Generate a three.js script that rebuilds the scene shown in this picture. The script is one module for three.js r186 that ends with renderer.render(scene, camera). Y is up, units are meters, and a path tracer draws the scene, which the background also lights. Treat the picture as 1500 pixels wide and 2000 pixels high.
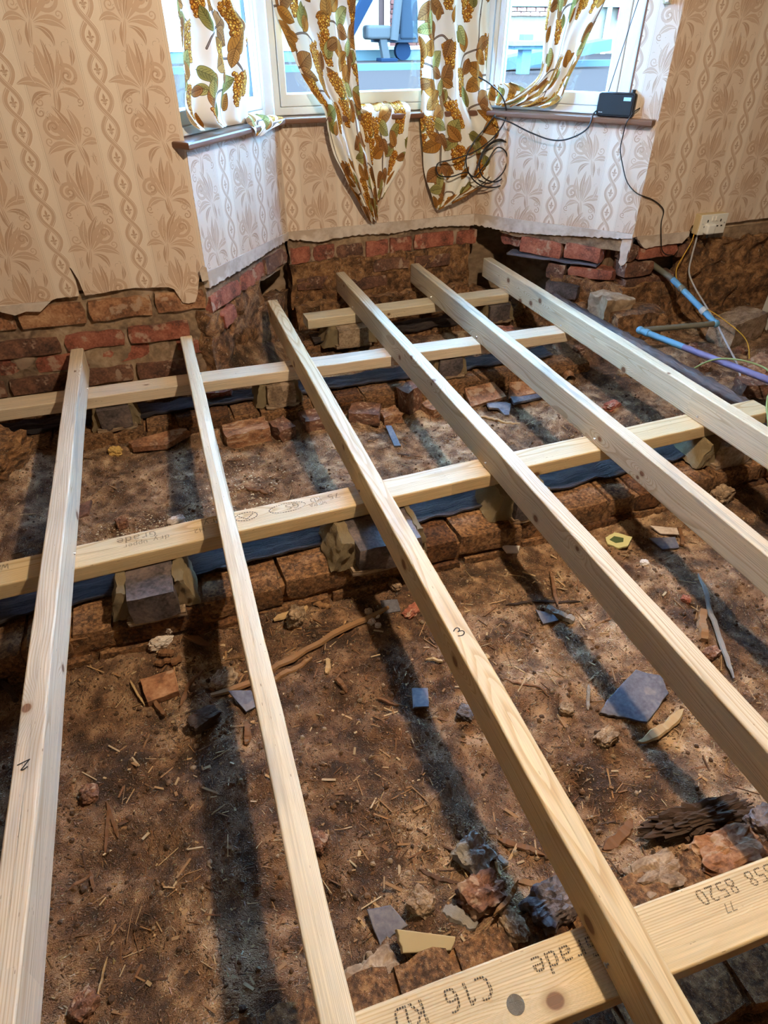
import * as THREE from 'three';
import { mergeGeometries } from 'three/addons/utils/BufferGeometryUtils.js';
import { RoundedBoxGeometry } from 'three/addons/geometries/RoundedBoxGeometry.js';
import { createNoise2D, createNoise3D } from 'simplex-noise';

// ---------------------------------------------------------------- camera, sky, exposure
// y is up, metres; y = 0 is the top of the new floor joists, -z is towards the bay window.
const scene = new THREE.Scene();
const camera = new THREE.PerspectiveCamera(76.87, 1500 / 2000, 0.02, 120);
camera.position.set(0, 0.98, 0);
camera.rotation.order = 'YXZ';
camera.rotation.set(-0.6479, -0.3203, 0);
scene.background = new THREE.Color().setRGB(0.27, 0.58, 1.0);   // even overcast sky
scene.backgroundIntensity = 115;
const renderer = new THREE.WebGLRenderer({ antialias: true });
renderer.toneMapping = THREE.LinearToneMapping;
renderer.toneMappingExposure = 1.0;
renderer.shadowMap.enabled = true;

// ---------------------------------------------------------------- helpers
function mulberry(a) { return () => { a = (a + 0x6d2b79f5) | 0; let t = Math.imul(a ^ (a >>> 15), 1 | a); t = (t + Math.imul(t ^ (t >>> 7), 61 | t)) ^ t; return ((t ^ (t >>> 14)) >>> 0) / 4294967296; }; }
const rnd = mulberry(20240611);
const rr = (a, b) => a + (b - a) * rnd();
const n2 = createNoise2D(mulberry(7)), n3 = createNoise3D(mulberry(11));
const fbm = (x, y, o = 4) => { let s = 0, a = 0.5, f = 1; for (let i = 0; i < o; i++) { s += a * n2(x * f + i * 17.3, y * f - i * 9.1); a *= 0.5; f *= 2.03; } return s; };
const clamp = THREE.MathUtils.clamp, lerp = THREE.MathUtils.lerp, sstep = (a, b, x) => { const t = clamp((x - a) / (b - a), 0, 1); return t * t * (3 - 2 * t); };
const V = (x, y, z) => new THREE.Vector3(x, y, z);
const taken = new Map();
function numbered(n) { const k = (taken.get(n) ?? -1) + 1; taken.set(n, k); return k ? n + '_' + String(k).padStart(3, '0') : n; }
function thing(name, label, category, group) { const o = new THREE.Group(); o.name = numbered(name); o.userData = { label, category }; if (group) o.userData.group = group; scene.add(o); return o; }
function struct(name, label, category = 'structure') { const o = new THREE.Group(); o.name = numbered(name); o.userData = { kind: 'structure', label, category }; scene.add(o); return o; }
function add(parent, name, geo, mat, p, r) {
  const m = new THREE.Mesh(geo, mat); m.name = name; m.castShadow = m.receiveShadow = true;
  if (p) m.position.set(...p); if (r) m.rotation.set(...r);
  parent.add(m); return m;
}
function single(name, label, category, geo, mat, p, r, group) {
  const m = add(scene, numbered(name), geo, mat, p, r); m.userData = { label, category }; if (group) m.userData.group = group; return m;
}
const box = (w, h, d, x = 0, y = 0, z = 0) => new THREE.BoxGeometry(w, h, d).translate(x, y, z);
const rbox = (w, h, d, r, x = 0, y = 0, z = 0, s = 2) => new RoundedBoxGeometry(w, h, d, s, r).translate(x, y, z);
const cyl = (r1, r2, h, n = 20) => new THREE.CylinderGeometry(r1, r2, h, n);
const tube = (pts, r, seg = 48, rs = 8) => new THREE.TubeGeometry(new THREE.CatmullRomCurve3(pts.map((p) => V(...p)), false, 'centripetal'), seg, r, rs, false);
function merge(list) { return mergeGeometries(list.map((g) => { g = g.index ? g.toNonIndexed() : g; for (const k of Object.keys(g.attributes)) if (!['position', 'normal', 'uv'].includes(k)) g.deleteAttribute(k); return g; })); }
function rough(geo, amp, freq, seed = 0) {   // uneven surface from 3-D noise, the same for points that share a place
  const p = geo.attributes.position, v = V(0, 0, 0);
  for (let i = 0; i < p.count; i++) {
    v.fromBufferAttribute(p, i);
    const a = n3(v.x * freq + seed, v.y * freq, v.z * freq), b = n3(v.x * freq, v.y * freq + 31 + seed, v.z * freq), c = n3(v.x * freq, v.y * freq, v.z * freq + 57 + seed);
    p.setXYZ(i, v.x + a * amp, v.y + b * amp, v.z + c * amp);
  }
  geo.computeVertexNormals(); return geo;
}

// ---------------------------------------------------------------- textures (what surfaces are made of)
function canvas(w, h) { const c = document.createElement('canvas'); c.width = w; c.height = h; return c; }
function tex(c, srgb = true, rx = 1, ry = 1) { const t = new THREE.CanvasTexture(c); t.wrapS = t.wrapT = THREE.RepeatWrapping; t.repeat.set(rx, ry); if (srgb) t.colorSpace = THREE.SRGBColorSpace; t.magFilter = THREE.LinearFilter; return t; }
// value noise that repeats after `per` cells, for tiling
const lat = new Float32Array(65536).map(() => rnd());
function pv(x, y, per, s = 0) {
  const xi = Math.floor(x), yi = Math.floor(y), fx = x - xi, fy = y - yi, sx = fx * fx * (3 - 2 * fx), sy = fy * fy * (3 - 2 * fy);
  const at = (a, b) => lat[((((a % per) + per) % per) * 251 + (((b % per) + per) % per) * 509 + s * 7919) & 65535];
  return lerp(lerp(at(xi, yi), at(xi + 1, yi), sx), lerp(at(xi, yi + 1), at(xi + 1, yi + 1), sx), sy);
}
function pf(x, y, per, o, s = 0) { let v = 0, a = 0.5, n = 0; for (let i = 0; i < o; i++) { v += a * pv(x, y, per, s + i * 3); n += a; a *= 0.55; x *= 2; y *= 2; per *= 2; } return v / n; }

// bare soil: brown earth with grit, pale flecks of wood and dust
function soilCanvas(N, base, dark, pale, flecks) {
  const c = canvas(N, N), g = c.getContext('2d'), im = g.createImageData(N, N), d = im.data, q = mulberry(N + flecks);
  for (let y = 0; y < N; y++) for (let x = 0; x < N; x++) {
    const u = x / N, v = y / N, a = pf(u * 6, v * 6, 6, 5, 1), b = pf(u * 40, v * 40, 40, 4, 5), e = q();
    let t = clamp((a - 0.5) * 1.8 + (b - 0.5) * 3.0 + (e - 0.5) * 0.8, -1, 1);
    const k = (y * N + x) * 4, to = t < 0 ? dark : pale, f = Math.abs(t) * 0.9;
    for (let i = 0; i < 3; i++) d[k + i] = lerp(base[i], to[i], f);
    d[k + 3] = 255;
  }
  g.putImageData(im, 0, 0);
  const put = (x, y, f) => { for (const ox of [0, N, -N]) for (const oy of [0, N, -N]) if (x + ox > -40 && x + ox < N + 40 && y + oy > -40 && y + oy < N + 40) f(x + ox, y + oy); };
  for (let i = 0; i < flecks; i++) {
    const x = q() * N, y = q() * N, a = q() * 6.3, l = 2 + q() * q() * 14, w = 0.8 + q() * 1.6, k = q();
    g.strokeStyle = k < 0.45 ? `rgba(${168 + q() * 40 | 0},${132 + q() * 36 | 0},${96 + q() * 34 | 0},${0.35 + q() * 0.5})` : k < 0.8 ? `rgba(${40 + q() * 20 | 0},${28 + q() * 14 | 0},${20 + q() * 10 | 0},${0.35 + q() * 0.4})` : `rgba(${196 + q() * 40 | 0},${184 + q() * 36 | 0},${168 + q() * 30 | 0},${0.4 + q() * 0.5})`;
    g.lineWidth = w; put(x, y, (px, py) => { g.beginPath(); g.moveTo(px, py); g.lineTo(px + Math.cos(a) * l, py + Math.sin(a) * l); g.stroke(); });
  }
  return c;
}
const soilC = soilCanvas(2048, [134, 99, 71], [60, 41, 28], [210, 172, 134], 80000);
const soilMap = tex(soilC), soilBump = tex(soilC, false);
const cakeC = soilCanvas(1024, [118, 82, 50], [52, 34, 20], [168, 126, 84], 9000);
const cakeMap = tex(cakeC), cakeBump = tex(cakeC, false);

// fired clay with pores, scorch and old mortar smears
function brickCanvas(base, dark, pale, seed, smear = 0.75) {
  const N = 512, c = canvas(N, N), g = c.getContext('2d'), im = g.createImageData(N, N), d = im.data, q = mulberry(seed);
  for (let y = 0; y < N; y++) for (let x = 0; x < N; x++) {
    const u = x / N, v = y / N, a = pf(u * 5, v * 5, 5, 4, seed), b = pf(u * 48, v * 48, 48, 3, seed + 9), m = pf(u * 7, v * 7, 7, 5, seed + 21);
    let t = (a - 0.5) * 2.6 + (b - 0.5) * 1.5 + (q() - 0.5) * 0.3; const k = (y * N + x) * 4, s = sstep(0.6, 0.72, m) * smear;
    for (let i = 0; i < 3; i++) { const col = lerp(base[i], t < 0 ? dark[i] : pale[i], Math.min(1, Math.abs(t) * 0.9)); d[k + i] = lerp(col, [176, 152, 130][i], s); }
    d[k + 3] = 255;
  }
  g.putImageData(im, 0, 0); return c;
}
const brickCs = [brickCanvas([148, 84, 64], [84, 48, 38], [182, 118, 92], 3), brickCanvas([132, 74, 56], [66, 42, 34], [168, 108, 84], 5), brickCanvas([104, 70, 54], [52, 36, 28], [150, 108, 80], 8), brickCanvas([150, 104, 72], [86, 56, 38], [190, 150, 112], 13)];
const brickTex = brickCs.map((c) => tex(c)), brickB = brickCs.map((c) => tex(c, false));
const plasterC = brickCanvas([206, 190, 176], [172, 152, 136], [224, 212, 200], 31);
const plasterT = tex(plasterC);
const mortarT = tex(brickCanvas([148, 124, 98], [92, 74, 58], [188, 166, 140], 37));
const engT = tex(brickCanvas([86, 76, 75], [42, 36, 37], [124, 106, 98], 41, 0.2));
const slateT = tex(brickCanvas([92, 92, 102], [60, 60, 70], [132, 124, 122], 43, 0.3));
const stoneT = tex(brickCanvas([136, 112, 88], [84, 66, 50], [186, 160, 130], 47));

// sawn softwood: along u 2.048 m, round the section 0.28 m; growth rings bend round the knots
function woodCanvas(seed, early, late, knots, opt = {}) {
  const W = 2048, H = 512, c = canvas(W, H), g = c.getContext('2d'), im = g.createImageData(W, H), d = im.data, q = mulberry(seed);
  const ks = []; for (let i = 0; i < knots; i++) ks.push({ u: q() * 2.048, p: q() * 0.28, r: 0.005 + q() * 0.008, k: (q() < 0.5 ? -1 : 1) * (3 + q() * 3) });
  for (const k of opt.place ?? []) ks.push({ u: k[0], p: k[1], r: k[2], k: 5 });
  const F = opt.freq ?? 190, ph = q() * 10;
  for (let y = 0; y < H; y++) for (let x = 0; x < W; x++) {
    const u = x / W * 2.048, p = y / H * 0.28, tu = x / W;
    let f = p * F * (0.8 + 0.35 * Math.sin(p * 22.44 + ph)) + 3.4 * (pf(tu * 3, p / 0.28 * 2, 3, 2, seed) - 0.5) * 2 + 1.1 * (pf(tu * 10, p / 0.28 * 6, 10, 2, seed + 4) - 0.5);
    let core = 0, halo = 0;
    for (const k of ks) {
      let du = Math.abs(u - k.u); du = Math.min(du, 2.048 - du); let dp = Math.abs(p - k.p); dp = Math.min(dp, 0.28 - dp);
      const s = k.r * 2.6; if (du > s * 5 || dp > s * 3) continue;
      f += k.k * Math.exp(-(du * du) / (2 * s * s * 2.6) - (dp * dp) / (2 * s * s * 0.7));
      const r = Math.hypot(du * 0.8, dp) / k.r; core = Math.max(core, 1 - sstep(0.75, 1.05, r)); halo = Math.max(halo, 1 - sstep(0.9, 1.9, r));
    }
    const fr = f - Math.floor(f), line = sstep(0.45, 0.93, fr) * (1 - sstep(0.95, 1, fr));
    const fib = pf(tu * 24, p / 0.28 * 160, 160, 2, seed + 2) - 0.5, blot = pf(tu * 6, p / 0.28 * 4, 4, 3, seed + 7) - 0.5, st = sstep(0.62, 0.78, pf(tu * 5, p / 0.28 * 5, 5, 4, seed + 15)) * (opt.stain ?? 0.3);
    const k = (y * W + x) * 4;
    for (let i = 0; i < 3; i++) {
      let v = lerp(early[i], late[i], clamp(line * 0.6, 0, 1)); v *= 1 + fib * 0.16 + blot * 0.16; v = lerp(v, [138, 134, 126][i], st);
      v = lerp(v, late[i] * 0.82, halo * 0.45); v = lerp(v, [112, 74, 46][i] * (0.8 + 0.35 * fr), core * 0.9); d[k + i] = clamp(v, 0, 255);
    }
    d[k + 3] = 255;
  }
  g.putImageData(im, 0, 0);
  for (let i = 0; i < 260; i++) { g.fillStyle = `rgba(70,48,30,${0.2 + q() * 0.5})`; const a = 0.6 + q() * 1.5; g.fillRect(q() * W, q() * H, a * (1 + q() * 3), a); }
  return c;
}
const woodCs = [woodCanvas(51, [218, 200, 174], [184, 152, 114], 7, { freq: 210 }), woodCanvas(53, [216, 200, 170], [182, 154, 114], 7, { freq: 250, stain: 0.4 }), woodCanvas(59, [206, 190, 162], [168, 140, 104], 9, { freq: 280, stain: 0.6 }), woodCanvas(61, [212, 188, 146], [176, 140, 92], 6, { freq: 230, stain: 0.15 })];
const woodM = woodCs.map((c) => new THREE.MeshStandardMaterial({ map: tex(c), bumpMap: tex(c, false), bumpScale: 0.0006, roughness: 0.62 }));
// ---------------------------------------------------------------- embossed wallpaper, one repeat is 265 x 648 mm
function plume(g, x, y, ang, len, wid, bend, fill, vein) {
  const L = [], R = [], n = 14; let px = x, py = y, a = ang; const mid = [];
  for (let i = 0; i <= n; i++) {
    const t = i / n, w = wid * Math.pow(Math.sin(Math.PI * Math.min(0.97, t * 0.9 + 0.06)), 0.8) * (t > 0.55 ? 1.15 - (t - 0.55) * 0.9 : 0.5 + t * 1.2);
    L.push([px + Math.cos(a + 1.571) * w, py + Math.sin(a + 1.571) * w]); R.push([px - Math.cos(a + 1.571) * w, py - Math.sin(a + 1.571) * w]); mid.push([px, py]);
    px += Math.cos(a) * len / n; py += Math.sin(a) * len / n; a += bend / n;
  }
  g.beginPath(); L.forEach((p, i) => (i ? g.lineTo(...p) : g.moveTo(...p))); R.reverse().forEach((p) => g.lineTo(...p)); g.closePath(); g.fillStyle = fill; g.fill();
  if (vein) { g.beginPath(); mid.forEach((p, i) => (i ? g.lineTo(...p) : g.moveTo(...p))); g.strokeStyle = vein; g.lineWidth = 1.1; g.stroke(); }
}
function curl(g, x, y, r, a0, turns, dir, w, col) {
  g.strokeStyle = col; g.lineCap = 'round'; let p = null;
  for (let i = 0; i <= 40; i++) { const t = i / 40, a = a0 + dir * t * turns * 6.283, q = r * (1 - 0.86 * t), nx = x + Math.cos(a) * q, ny = y + Math.sin(a) * q; if (p) { g.lineWidth = w * (1 - 0.5 * t) + 0.5; g.beginPath(); g.moveTo(...p); g.lineTo(nx, ny); g.stroke(); } p = [nx, ny]; }
}
function paperCanvas(pal) {
  const S = 3.14, c = canvas(832, 2035), g = c.getContext('2d'), q = mulberry(5);
  g.fillStyle = pal.base; g.fillRect(0, 0, 832, 2035); g.scale(832 / 265, 2035 / 648);
  g.fillStyle = pal.field; g.fillRect(103, 0, 162, 648);
  for (let i = 0; i < 5200; i++) { g.fillStyle = pal.grain; g.globalAlpha = 0.1 + q() * 0.22; g.fillRect(q() * 265, q() * 648, 0.5 + q() * 2.2, 0.4); } g.globalAlpha = 1;
  for (const [x, w] of [[3, 0.7], [8, 0.4], [97, 0.4], [102, 0.7]]) { g.strokeStyle = pal.line; g.lineWidth = w; g.beginPath(); g.moveTo(x, 0); g.lineTo(x, 648); g.stroke(); }
  const strand = (s, y0, y1) => {   // one ribbon of the twist
    for (const [dw, col] of [[16, pal.edge], [13.5, pal.tone], [1.1, pal.light]]) {
      g.strokeStyle = col; g.lineWidth = dw; g.lineCap = 'butt'; g.beginPath();
      for (let y = y0; y <= y1; y += 2) { const x = 52.5 + s * 22 * Math.sin(Math.PI * y / 81) + (dw < 2 ? s * 4 : 0); y === y0 ? g.moveTo(x, y) : g.lineTo(x, y); } g.stroke();
    }
  };
  for (let k = -1; k < 9; k++) { const a = k % 2 ? 1 : -1; strand(a, k * 81 - 41, k * 81 + 41); strand(-a, k * 81 - 41, k * 81 + 41); }
  for (let k = 0; k < 8; k++) {   // fleur-de-lis in every lens
    const y = k * 81 + 40.5, f = pal.tone2; g.save(); g.translate(52.5, y); g.scale(1.05, 1.1);
    plume(g, 0, 4, -1.571, 19, 3.4, 0, f, null); plume(g, -1.5, 4, -2.0, 11, 2.3, -2.1, f, null); plume(g, 1.5, 4, -1.14, 11, 2.3, 2.1, f, null);
    g.fillStyle = f; g.fillRect(-6, 4, 12, 1.8); plume(g, 0, 6, 1.571, 9, 2.2, 0, f, null); plume(g, -2, 7, 2.2, 5, 1.4, 0.6, f, null); plume(g, 2, 7, 0.94, 5, 1.4, -0.6, f, null);
    g.restore();
  }
  for (const [oy, m] of [[0, 1], [324, -1], [648, 1], [-324, -1]]) {   // acanthus scrolls, turned over every other time
    g.save(); g.translate(184, oy); g.scale(m, 1);
    const T = pal.tone, L = pal.light, E2 = pal.tone2;
    const spray = (x, y, k, rot, c) => {   // a fan of curling leaves from one root, all swept the same way
      g.save(); g.translate(x, y); g.rotate(rot);
      plume(g, 2, 76, -1.72, 92 * k, 5, 0.3, T, L); plume(g, -4, 72, -1.9, 70 * k, 4, 0.5, E2, null); plume(g, -6, 0, -2.05, 112 * k, 12, 0.5 + c, T, L); plume(g, 0, -2, -1.62, 130 * k, 9, 0.25 + c, E2, L); plume(g, 5, 0, -1.15, 118 * k, 17, -0.35 + c * 0.5, T, L);
      plume(g, 9, 6, -0.62, 104 * k, 12, 1.0 + c, T, L); plume(g, 10, 16, -0.15, 80 * k, 8, 1.4 + c, E2, L); plume(g, -11, 8, -2.6, 76 * k, 10, -1.9 + c, T, L);
      g.restore();
    };
    spray(6, 170, 0.95, -0.16, 0.25); curl(g, -42, 138, 30, -0.4, 1.7, -1, 11, T); curl(g, -40, 138, 14, 1.8, 1.0, -1, 5, E2); curl(g, 56, 204, 15, -2.2, 1.4, 1, 4, T); curl(g, -60, 206, 12, 1.0, 1.2, 1, 3, E2);
    spray(-22, 322, 0.9, 0.22, 0.3); curl(g, 34, 270, 36, 2.9, 1.7, -1, 11, T); curl(g, 36, 272, 16, 0.4, 1.1, -1, 5, E2); curl(g, 62, 232, 14, -1.2, 1.2, 1, 3.6, E2); curl(g, -60, 286, 16, 0.6, 1.3, 1, 4, T); curl(g, 58, 312, 13, 1.8, 1.2, -1, 3.4, T);
    plume(g, 66, 96, 1.35, 62, 6, 0.9, T, L); plume(g, -68, 60, 1.8, 56, 6, -0.8, E2, L); plume(g, 66, 20, 1.9, 44, 5, -0.9, T, L);
    g.strokeStyle = pal.line; g.lineWidth = 0.7; g.lineCap = 'round';
    for (let i = 0; i < 36; i++) { const x = rr(-72, 72), y = rr(20, 310), r = rr(3, 8), a = rnd() * 6.3; g.beginPath(); g.arc(x, y, r, a, a + rr(1, 2.6)); g.stroke(); }
    g.restore();
  }
  g.fillStyle = pal.line; for (let i = 0; i < 26; i++) { g.globalAlpha = 0.5 + q() * 0.4; g.beginPath(); g.arc(q() * 265, q() * 648, 0.3 + q() * 0.7, 0, 7); g.fill(); } g.globalAlpha = 1;
  return c;
}
const paperC = paperCanvas({ base: '#e4d2bf', field: '#dbc5b0', grain: '#c9b29c', line: '#a08468', edge: '#ead9c8', tone: '#c7a990', tone2: '#ba9a80', light: '#ecddcc' });
const paperB = paperCanvas({ base: '#808080', field: '#7c7c7c', grain: '#8a8a8a', line: '#303030', edge: '#c8c8c8', tone: '#a8a8a8', tone2: '#a0a0a0', light: '#e8e8e8' });
function paperMat(ou, ov) {
  const a = tex(paperC, true, 1 / 0.265, 1 / 0.648), b = tex(paperB, false, 1 / 0.265, 1 / 0.648); a.offset.set(-ou / 0.265, -ov / 0.648); b.offset.copy(a.offset);
  return new THREE.MeshStandardMaterial({ map: a, bumpMap: b, bumpScale: 0.0012, roughness: 0.62 });
}

// ---------------------------------------------------------------- curtain cotton: berries, leaves and twigs on off-white, one repeat is 0.46 m
function cottonCanvas() {
  const N = 1400, c = canvas(N, N), g = c.getContext('2d'), q = mulberry(77);
  g.fillStyle = '#ece6da'; g.fillRect(0, 0, N, N);
  const wrap = (x, y, r, f) => { for (const ox of [0, N, -N]) for (const oy of [0, N, -N]) if (x + ox > -r && x + ox < N + r && y + oy > -r && y + oy < N + r) { g.save(); g.translate(x + ox, y + oy); f(); g.restore(); } };
  const twig = (pts, w) => { const s = pts[0]; wrap(s[0], s[1], 900, () => { for (const [dw, col] of [[w, '#4a3a34'], [w * 0.4, '#8d7b6c']]) { g.strokeStyle = col; g.lineWidth = dw; g.lineCap = 'round'; g.lineJoin = 'round'; g.beginPath(); g.moveTo(0, 0); for (let i = 1; i < pts.length - 1; i++) { const a = pts[i], b = pts[i + 1]; g.quadraticCurveTo(a[0] - s[0], a[1] - s[1], (a[0] + b[0]) / 2 - s[0], (a[1] + b[1]) / 2 - s[1]); } const e = pts[pts.length - 1]; g.lineTo(e[0] - s[0], e[1] - s[1]); g.stroke(); } }); };
  const leaf = (x, y, a, l, col, dk) => wrap(x, y, 260, () => {
    g.rotate(a); g.beginPath(); g.moveTo(0, 0); g.bezierCurveTo(l * 0.15, -l * 0.42, l * 0.65, -l * 0.4, l, 0); g.bezierCurveTo(l * 0.65, l * 0.4, l * 0.15, l * 0.42, 0, 0); g.fillStyle = col; g.fill(); g.lineWidth = 3.5; g.strokeStyle = dk; g.stroke();
    g.beginPath(); g.moveTo(0, 0); g.bezierCurveTo(l * 0.2, l * 0.34, l * 0.65, l * 0.34, l, 0); g.closePath(); g.fillStyle = dk; g.globalAlpha = 0.3; g.fill(); g.globalAlpha = 1;
    g.lineWidth = 4; g.beginPath(); g.moveTo(-14, 0); g.lineTo(l * 0.96, 0); g.stroke(); g.lineWidth = 2.6;
    for (let i = 1; i < 7; i++) for (const s of [-1, 1]) { const u = l * i / 8; g.beginPath(); g.moveTo(u, 0); g.quadraticCurveTo(u + l * 0.08, s * l * 0.14, u + l * 0.16, s * l * 0.22 * Math.sin(Math.PI * (i + 1) / 8.4)); g.stroke(); }
  });
  const berries = (x, y, a, l, w) => wrap(x, y, 420, () => {
    g.rotate(a); const r2 = mulberry((x * 13 + y) | 0);
    l *= 0.82; w *= 0.78; for (let i = 0; i < l * w / 150; i++) {
      const t = r2(), ww = w * (1 - 0.62 * t) * 0.5, u = t * l, v = (r2() * 2 - 1) * ww, r = 7.5 + r2() * 6.5; g.fillStyle = ['#6b3a16', '#8a5320', '#7a451a'][i % 3]; g.beginPath(); g.arc(u, v, r * 1.1, 0, 7); g.fill();
      g.fillStyle = ['#c98a2c', '#dba63e', '#b9742a', '#e4bd5c'][(r2() * 4) | 0]; g.beginPath(); g.arc(u - 2, v - 2, r * 0.72, 0, 7); g.fill();
      if (r2() < 0.5) { g.fillStyle = '#f0d488'; g.beginPath(); g.arc(u - 4, v - 5, r * 0.24, 0, 7); g.fill(); }
    }
  });
  const twigs = () => {
  twig([[300, -60], [340, 160], [260, 380], [330, 600], [250, 820], [320, 1040], [290, 1240], [300, 1340]], 26);
  twig([[1000, -20], [940, 240], [1040, 460], [960, 700], [1060, 900], [980, 1120], [1000, 1380]], 26);
  for (const t of [[[270, 380], [150, 330], [60, 420]], [[325, 600], [470, 560], [560, 650]], [[255, 820], [130, 850], [90, 960]], [[320, 1040], [450, 1000], [520, 1080]], [[950, 240], [820, 260], [760, 380]], [[1040, 460], [1180, 420], [1280, 500]], [[965, 700], [850, 720], [780, 830]], [[1055, 900], [1180, 880], [1260, 990]], [[985, 1120], [880, 1140], [820, 1240]], [[340, 160], [460, 110], [540, 180]]]) twig(t, 16);
  };
  twigs();
  for (const b of [[60, 440, 1.5, 300, 210], [560, 660, 1.4, 320, 220], [100, 970, 1.7, 270, 190], [760, 390, 1.6, 290, 200], [1280, 510, 1.5, 310, 210], [1260, 1000, 1.65, 290, 200], [820, 1250, 1.5, 260, 190], [520, 1090, 1.55, 280, 190], [540, 190, 1.5, 260, 190], [340, 640, 1.9, 190, 130], [1020, 920, 1.3, 200, 130], [1150, 120, 1.6, 240, 170]]) berries(...b);
  twigs();
  const cols = [['#a8702f', '#5b3a1c'], ['#8f8448', '#4b4724'], ['#9a6a3c', '#54341c'], ['#a79a5c', '#565430'], ['#b07c40', '#5f3d1c']];
  for (const [x, y, a, l] of [[340, 160, -2.3, 150], [335, 180, 2.6, 130], [262, 380, -0.6, 150], [266, 400, 0.4, 120], [330, 600, -2.6, 150], [325, 610, 2.4, 120], [252, 820, -0.5, 160], [256, 830, 0.6, 130], [320, 1040, 2.7, 150], [316, 1050, -2.5, 120], [150, 330, -1.6, 130], [470, 560, -1.2, 150], [130, 850, -2.2, 120], [450, 1000, -0.9, 140], [945, 240, -0.4, 150], [948, 250, 0.6, 130], [1040, 460, 2.6, 150], [1036, 450, -2.6, 130], [962, 700, -0.5, 160], [966, 715, 0.5, 130], [1060, 900, 2.8, 140], [1056, 890, -2.4, 130], [982, 1120, -0.4, 150], [986, 1130, 0.7, 130], [820, 260, -1.9, 140], [1180, 420, -1.2, 150], [850, 720, -2.0, 130], [1180, 880, -1.0, 140], [880, 1140, -2.2, 130], [300, 1260, 0.5, 140], [296, 1280, 2.5, 140], [700, 60, 0.9, 130], [1300, 250, 2.2, 130], [680, 980, 0.4, 120]]) { const k = cols[(q() * 5) | 0]; leaf(x, y, a, l * 1.5, k[0], k[1]); }
  for (let i = 0; i < 40; i++) { const k = cols[(q() * 5) | 0]; leaf(q() * N, q() * N, q() * 6.3, 110 + q() * 70, k[0], k[1]); }
  for (let i = 0; i < 6; i++) berries((q() * N) | 0, (q() * N) | 0, 1.2 + q() * 0.8, 200 + q() * 80, 150 + q() * 50);
  return c;
}
const cottonT = tex(cottonCanvas(), true, 1 / 0.62, 1 / 0.62);
const cottonM = new THREE.MeshPhysicalMaterial({ map: cottonT, roughness: 0.95, transmission: 0.012, thickness: 0, side: THREE.DoubleSide, specularIntensity: 0.2 });

// ---------------------------------------------------------------- plain materials
const std = (color, roughness = 0.8, o = {}) => new THREE.MeshStandardMaterial({ color, roughness, ...o });
const M = {
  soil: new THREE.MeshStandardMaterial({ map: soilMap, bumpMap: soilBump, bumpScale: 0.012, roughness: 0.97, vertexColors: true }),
  cake: new THREE.MeshStandardMaterial({ map: cakeMap, bumpMap: cakeBump, bumpScale: 0.005, roughness: 0.96 }),
  bricks: brickTex.map((t, i) => new THREE.MeshStandardMaterial({ map: t, bumpMap: brickB[i], bumpScale: 0.002, roughness: 0.9 })),
  mortar: new THREE.MeshStandardMaterial({ map: mortarT, roughness: 0.95 }),
  eng: new THREE.MeshStandardMaterial({ map: engT, roughness: 0.62, bumpMap: brickB[1], bumpScale: 0.004 }), haunch: std('#93805f', 0.92, { bumpMap: cakeBump, bumpScale: 0.004 }), cakeDark: new THREE.MeshStandardMaterial({ map: cakeMap, bumpMap: cakeBump, bumpScale: 0.006, roughness: 0.96, color: '#c9b8a4' }),
  slate: new THREE.MeshStandardMaterial({ map: slateT, roughness: 0.55 }),
  stone: new THREE.MeshStandardMaterial({ map: stoneT, roughness: 0.9 }),
  plaster: new THREE.MeshStandardMaterial({ map: plasterT, roughness: 0.85 }),
  felt: new THREE.MeshPhysicalMaterial({ map: engT, roughness: 0.7, specularIntensity: 0.5, bumpMap: cakeBump, bumpScale: 0.02 }),
  upvc: std('#eef1f2', 0.35), seal: std('#3a3d40', 0.7),
  sill: std('#74503c', 0.35), glass: new THREE.MeshPhysicalMaterial({ color: '#f4fbff', transmission: 1, thickness: 0, roughness: 0.0, ior: 1.45 }),
  black: std('#17181a', 0.42), blackCable: std('#141416', 0.45), steel: std('#c9ccd0', 0.3, { metalness: 0.9 }), white: std('#e9e6de', 0.5),
  splinter: ['#86623e', '#704c2e', '#b39468', '#553a26'].map((c) => std(c, 0.85)), greyWood: std('#8d857b', 0.9, { bumpMap: brickB[2], bumpScale: 0.003 }), rot: std('#3d2c20', 0.9, { bumpMap: brickB[2], bumpScale: 0.004 }),
};
M.cake.side = THREE.DoubleSide;
// ---------------------------------------------------------------- plan of the window wall: A-B-C-D is the canted bay
const A = [0.147, -2.585], B = [0.575, -3.15], C = [1.545, -3.2], D = [2.05, -2.585];
const LEFT = -1.2, RIGHT = 3.3, REAR = 1.9, CEIL = 2.45, HEAD = 2.05, SILL = 0.664;
function facet(o, a, b) { o.position.set(a[0], 0, a[1]); o.rotation.y = Math.atan2(-(b[1] - a[1]), b[0] - a[0]); o.updateMatrixWorld(); return o; }
const wallLW = facet(struct('wall_front_left', 'beige embossed wallpaper over bare brick courses beside the bay', 'wall'), [LEFT, -2.585], A);
const wallBL = facet(struct('wall_bay_left', 'angled papered bay wall under the left window, red bricks exposed', 'wall'), A, B);
const wallBB = facet(struct('wall_bay_back', 'papered middle bay wall with a row of brick ends below', 'wall'), B, C);
const wallBR = facet(struct('wall_bay_right', 'angled papered bay wall under the radio with a dark hole in its bricks', 'wall'), C, D);
const wallRW = facet(struct('wall_front_right', 'beige embossed wallpaper with the double socket, earthy masonry below', 'wall'), D, [RIGHT, -2.585]);
const len = (a, b) => Math.hypot(b[0] - a[0], b[1] - a[1]);

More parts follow.
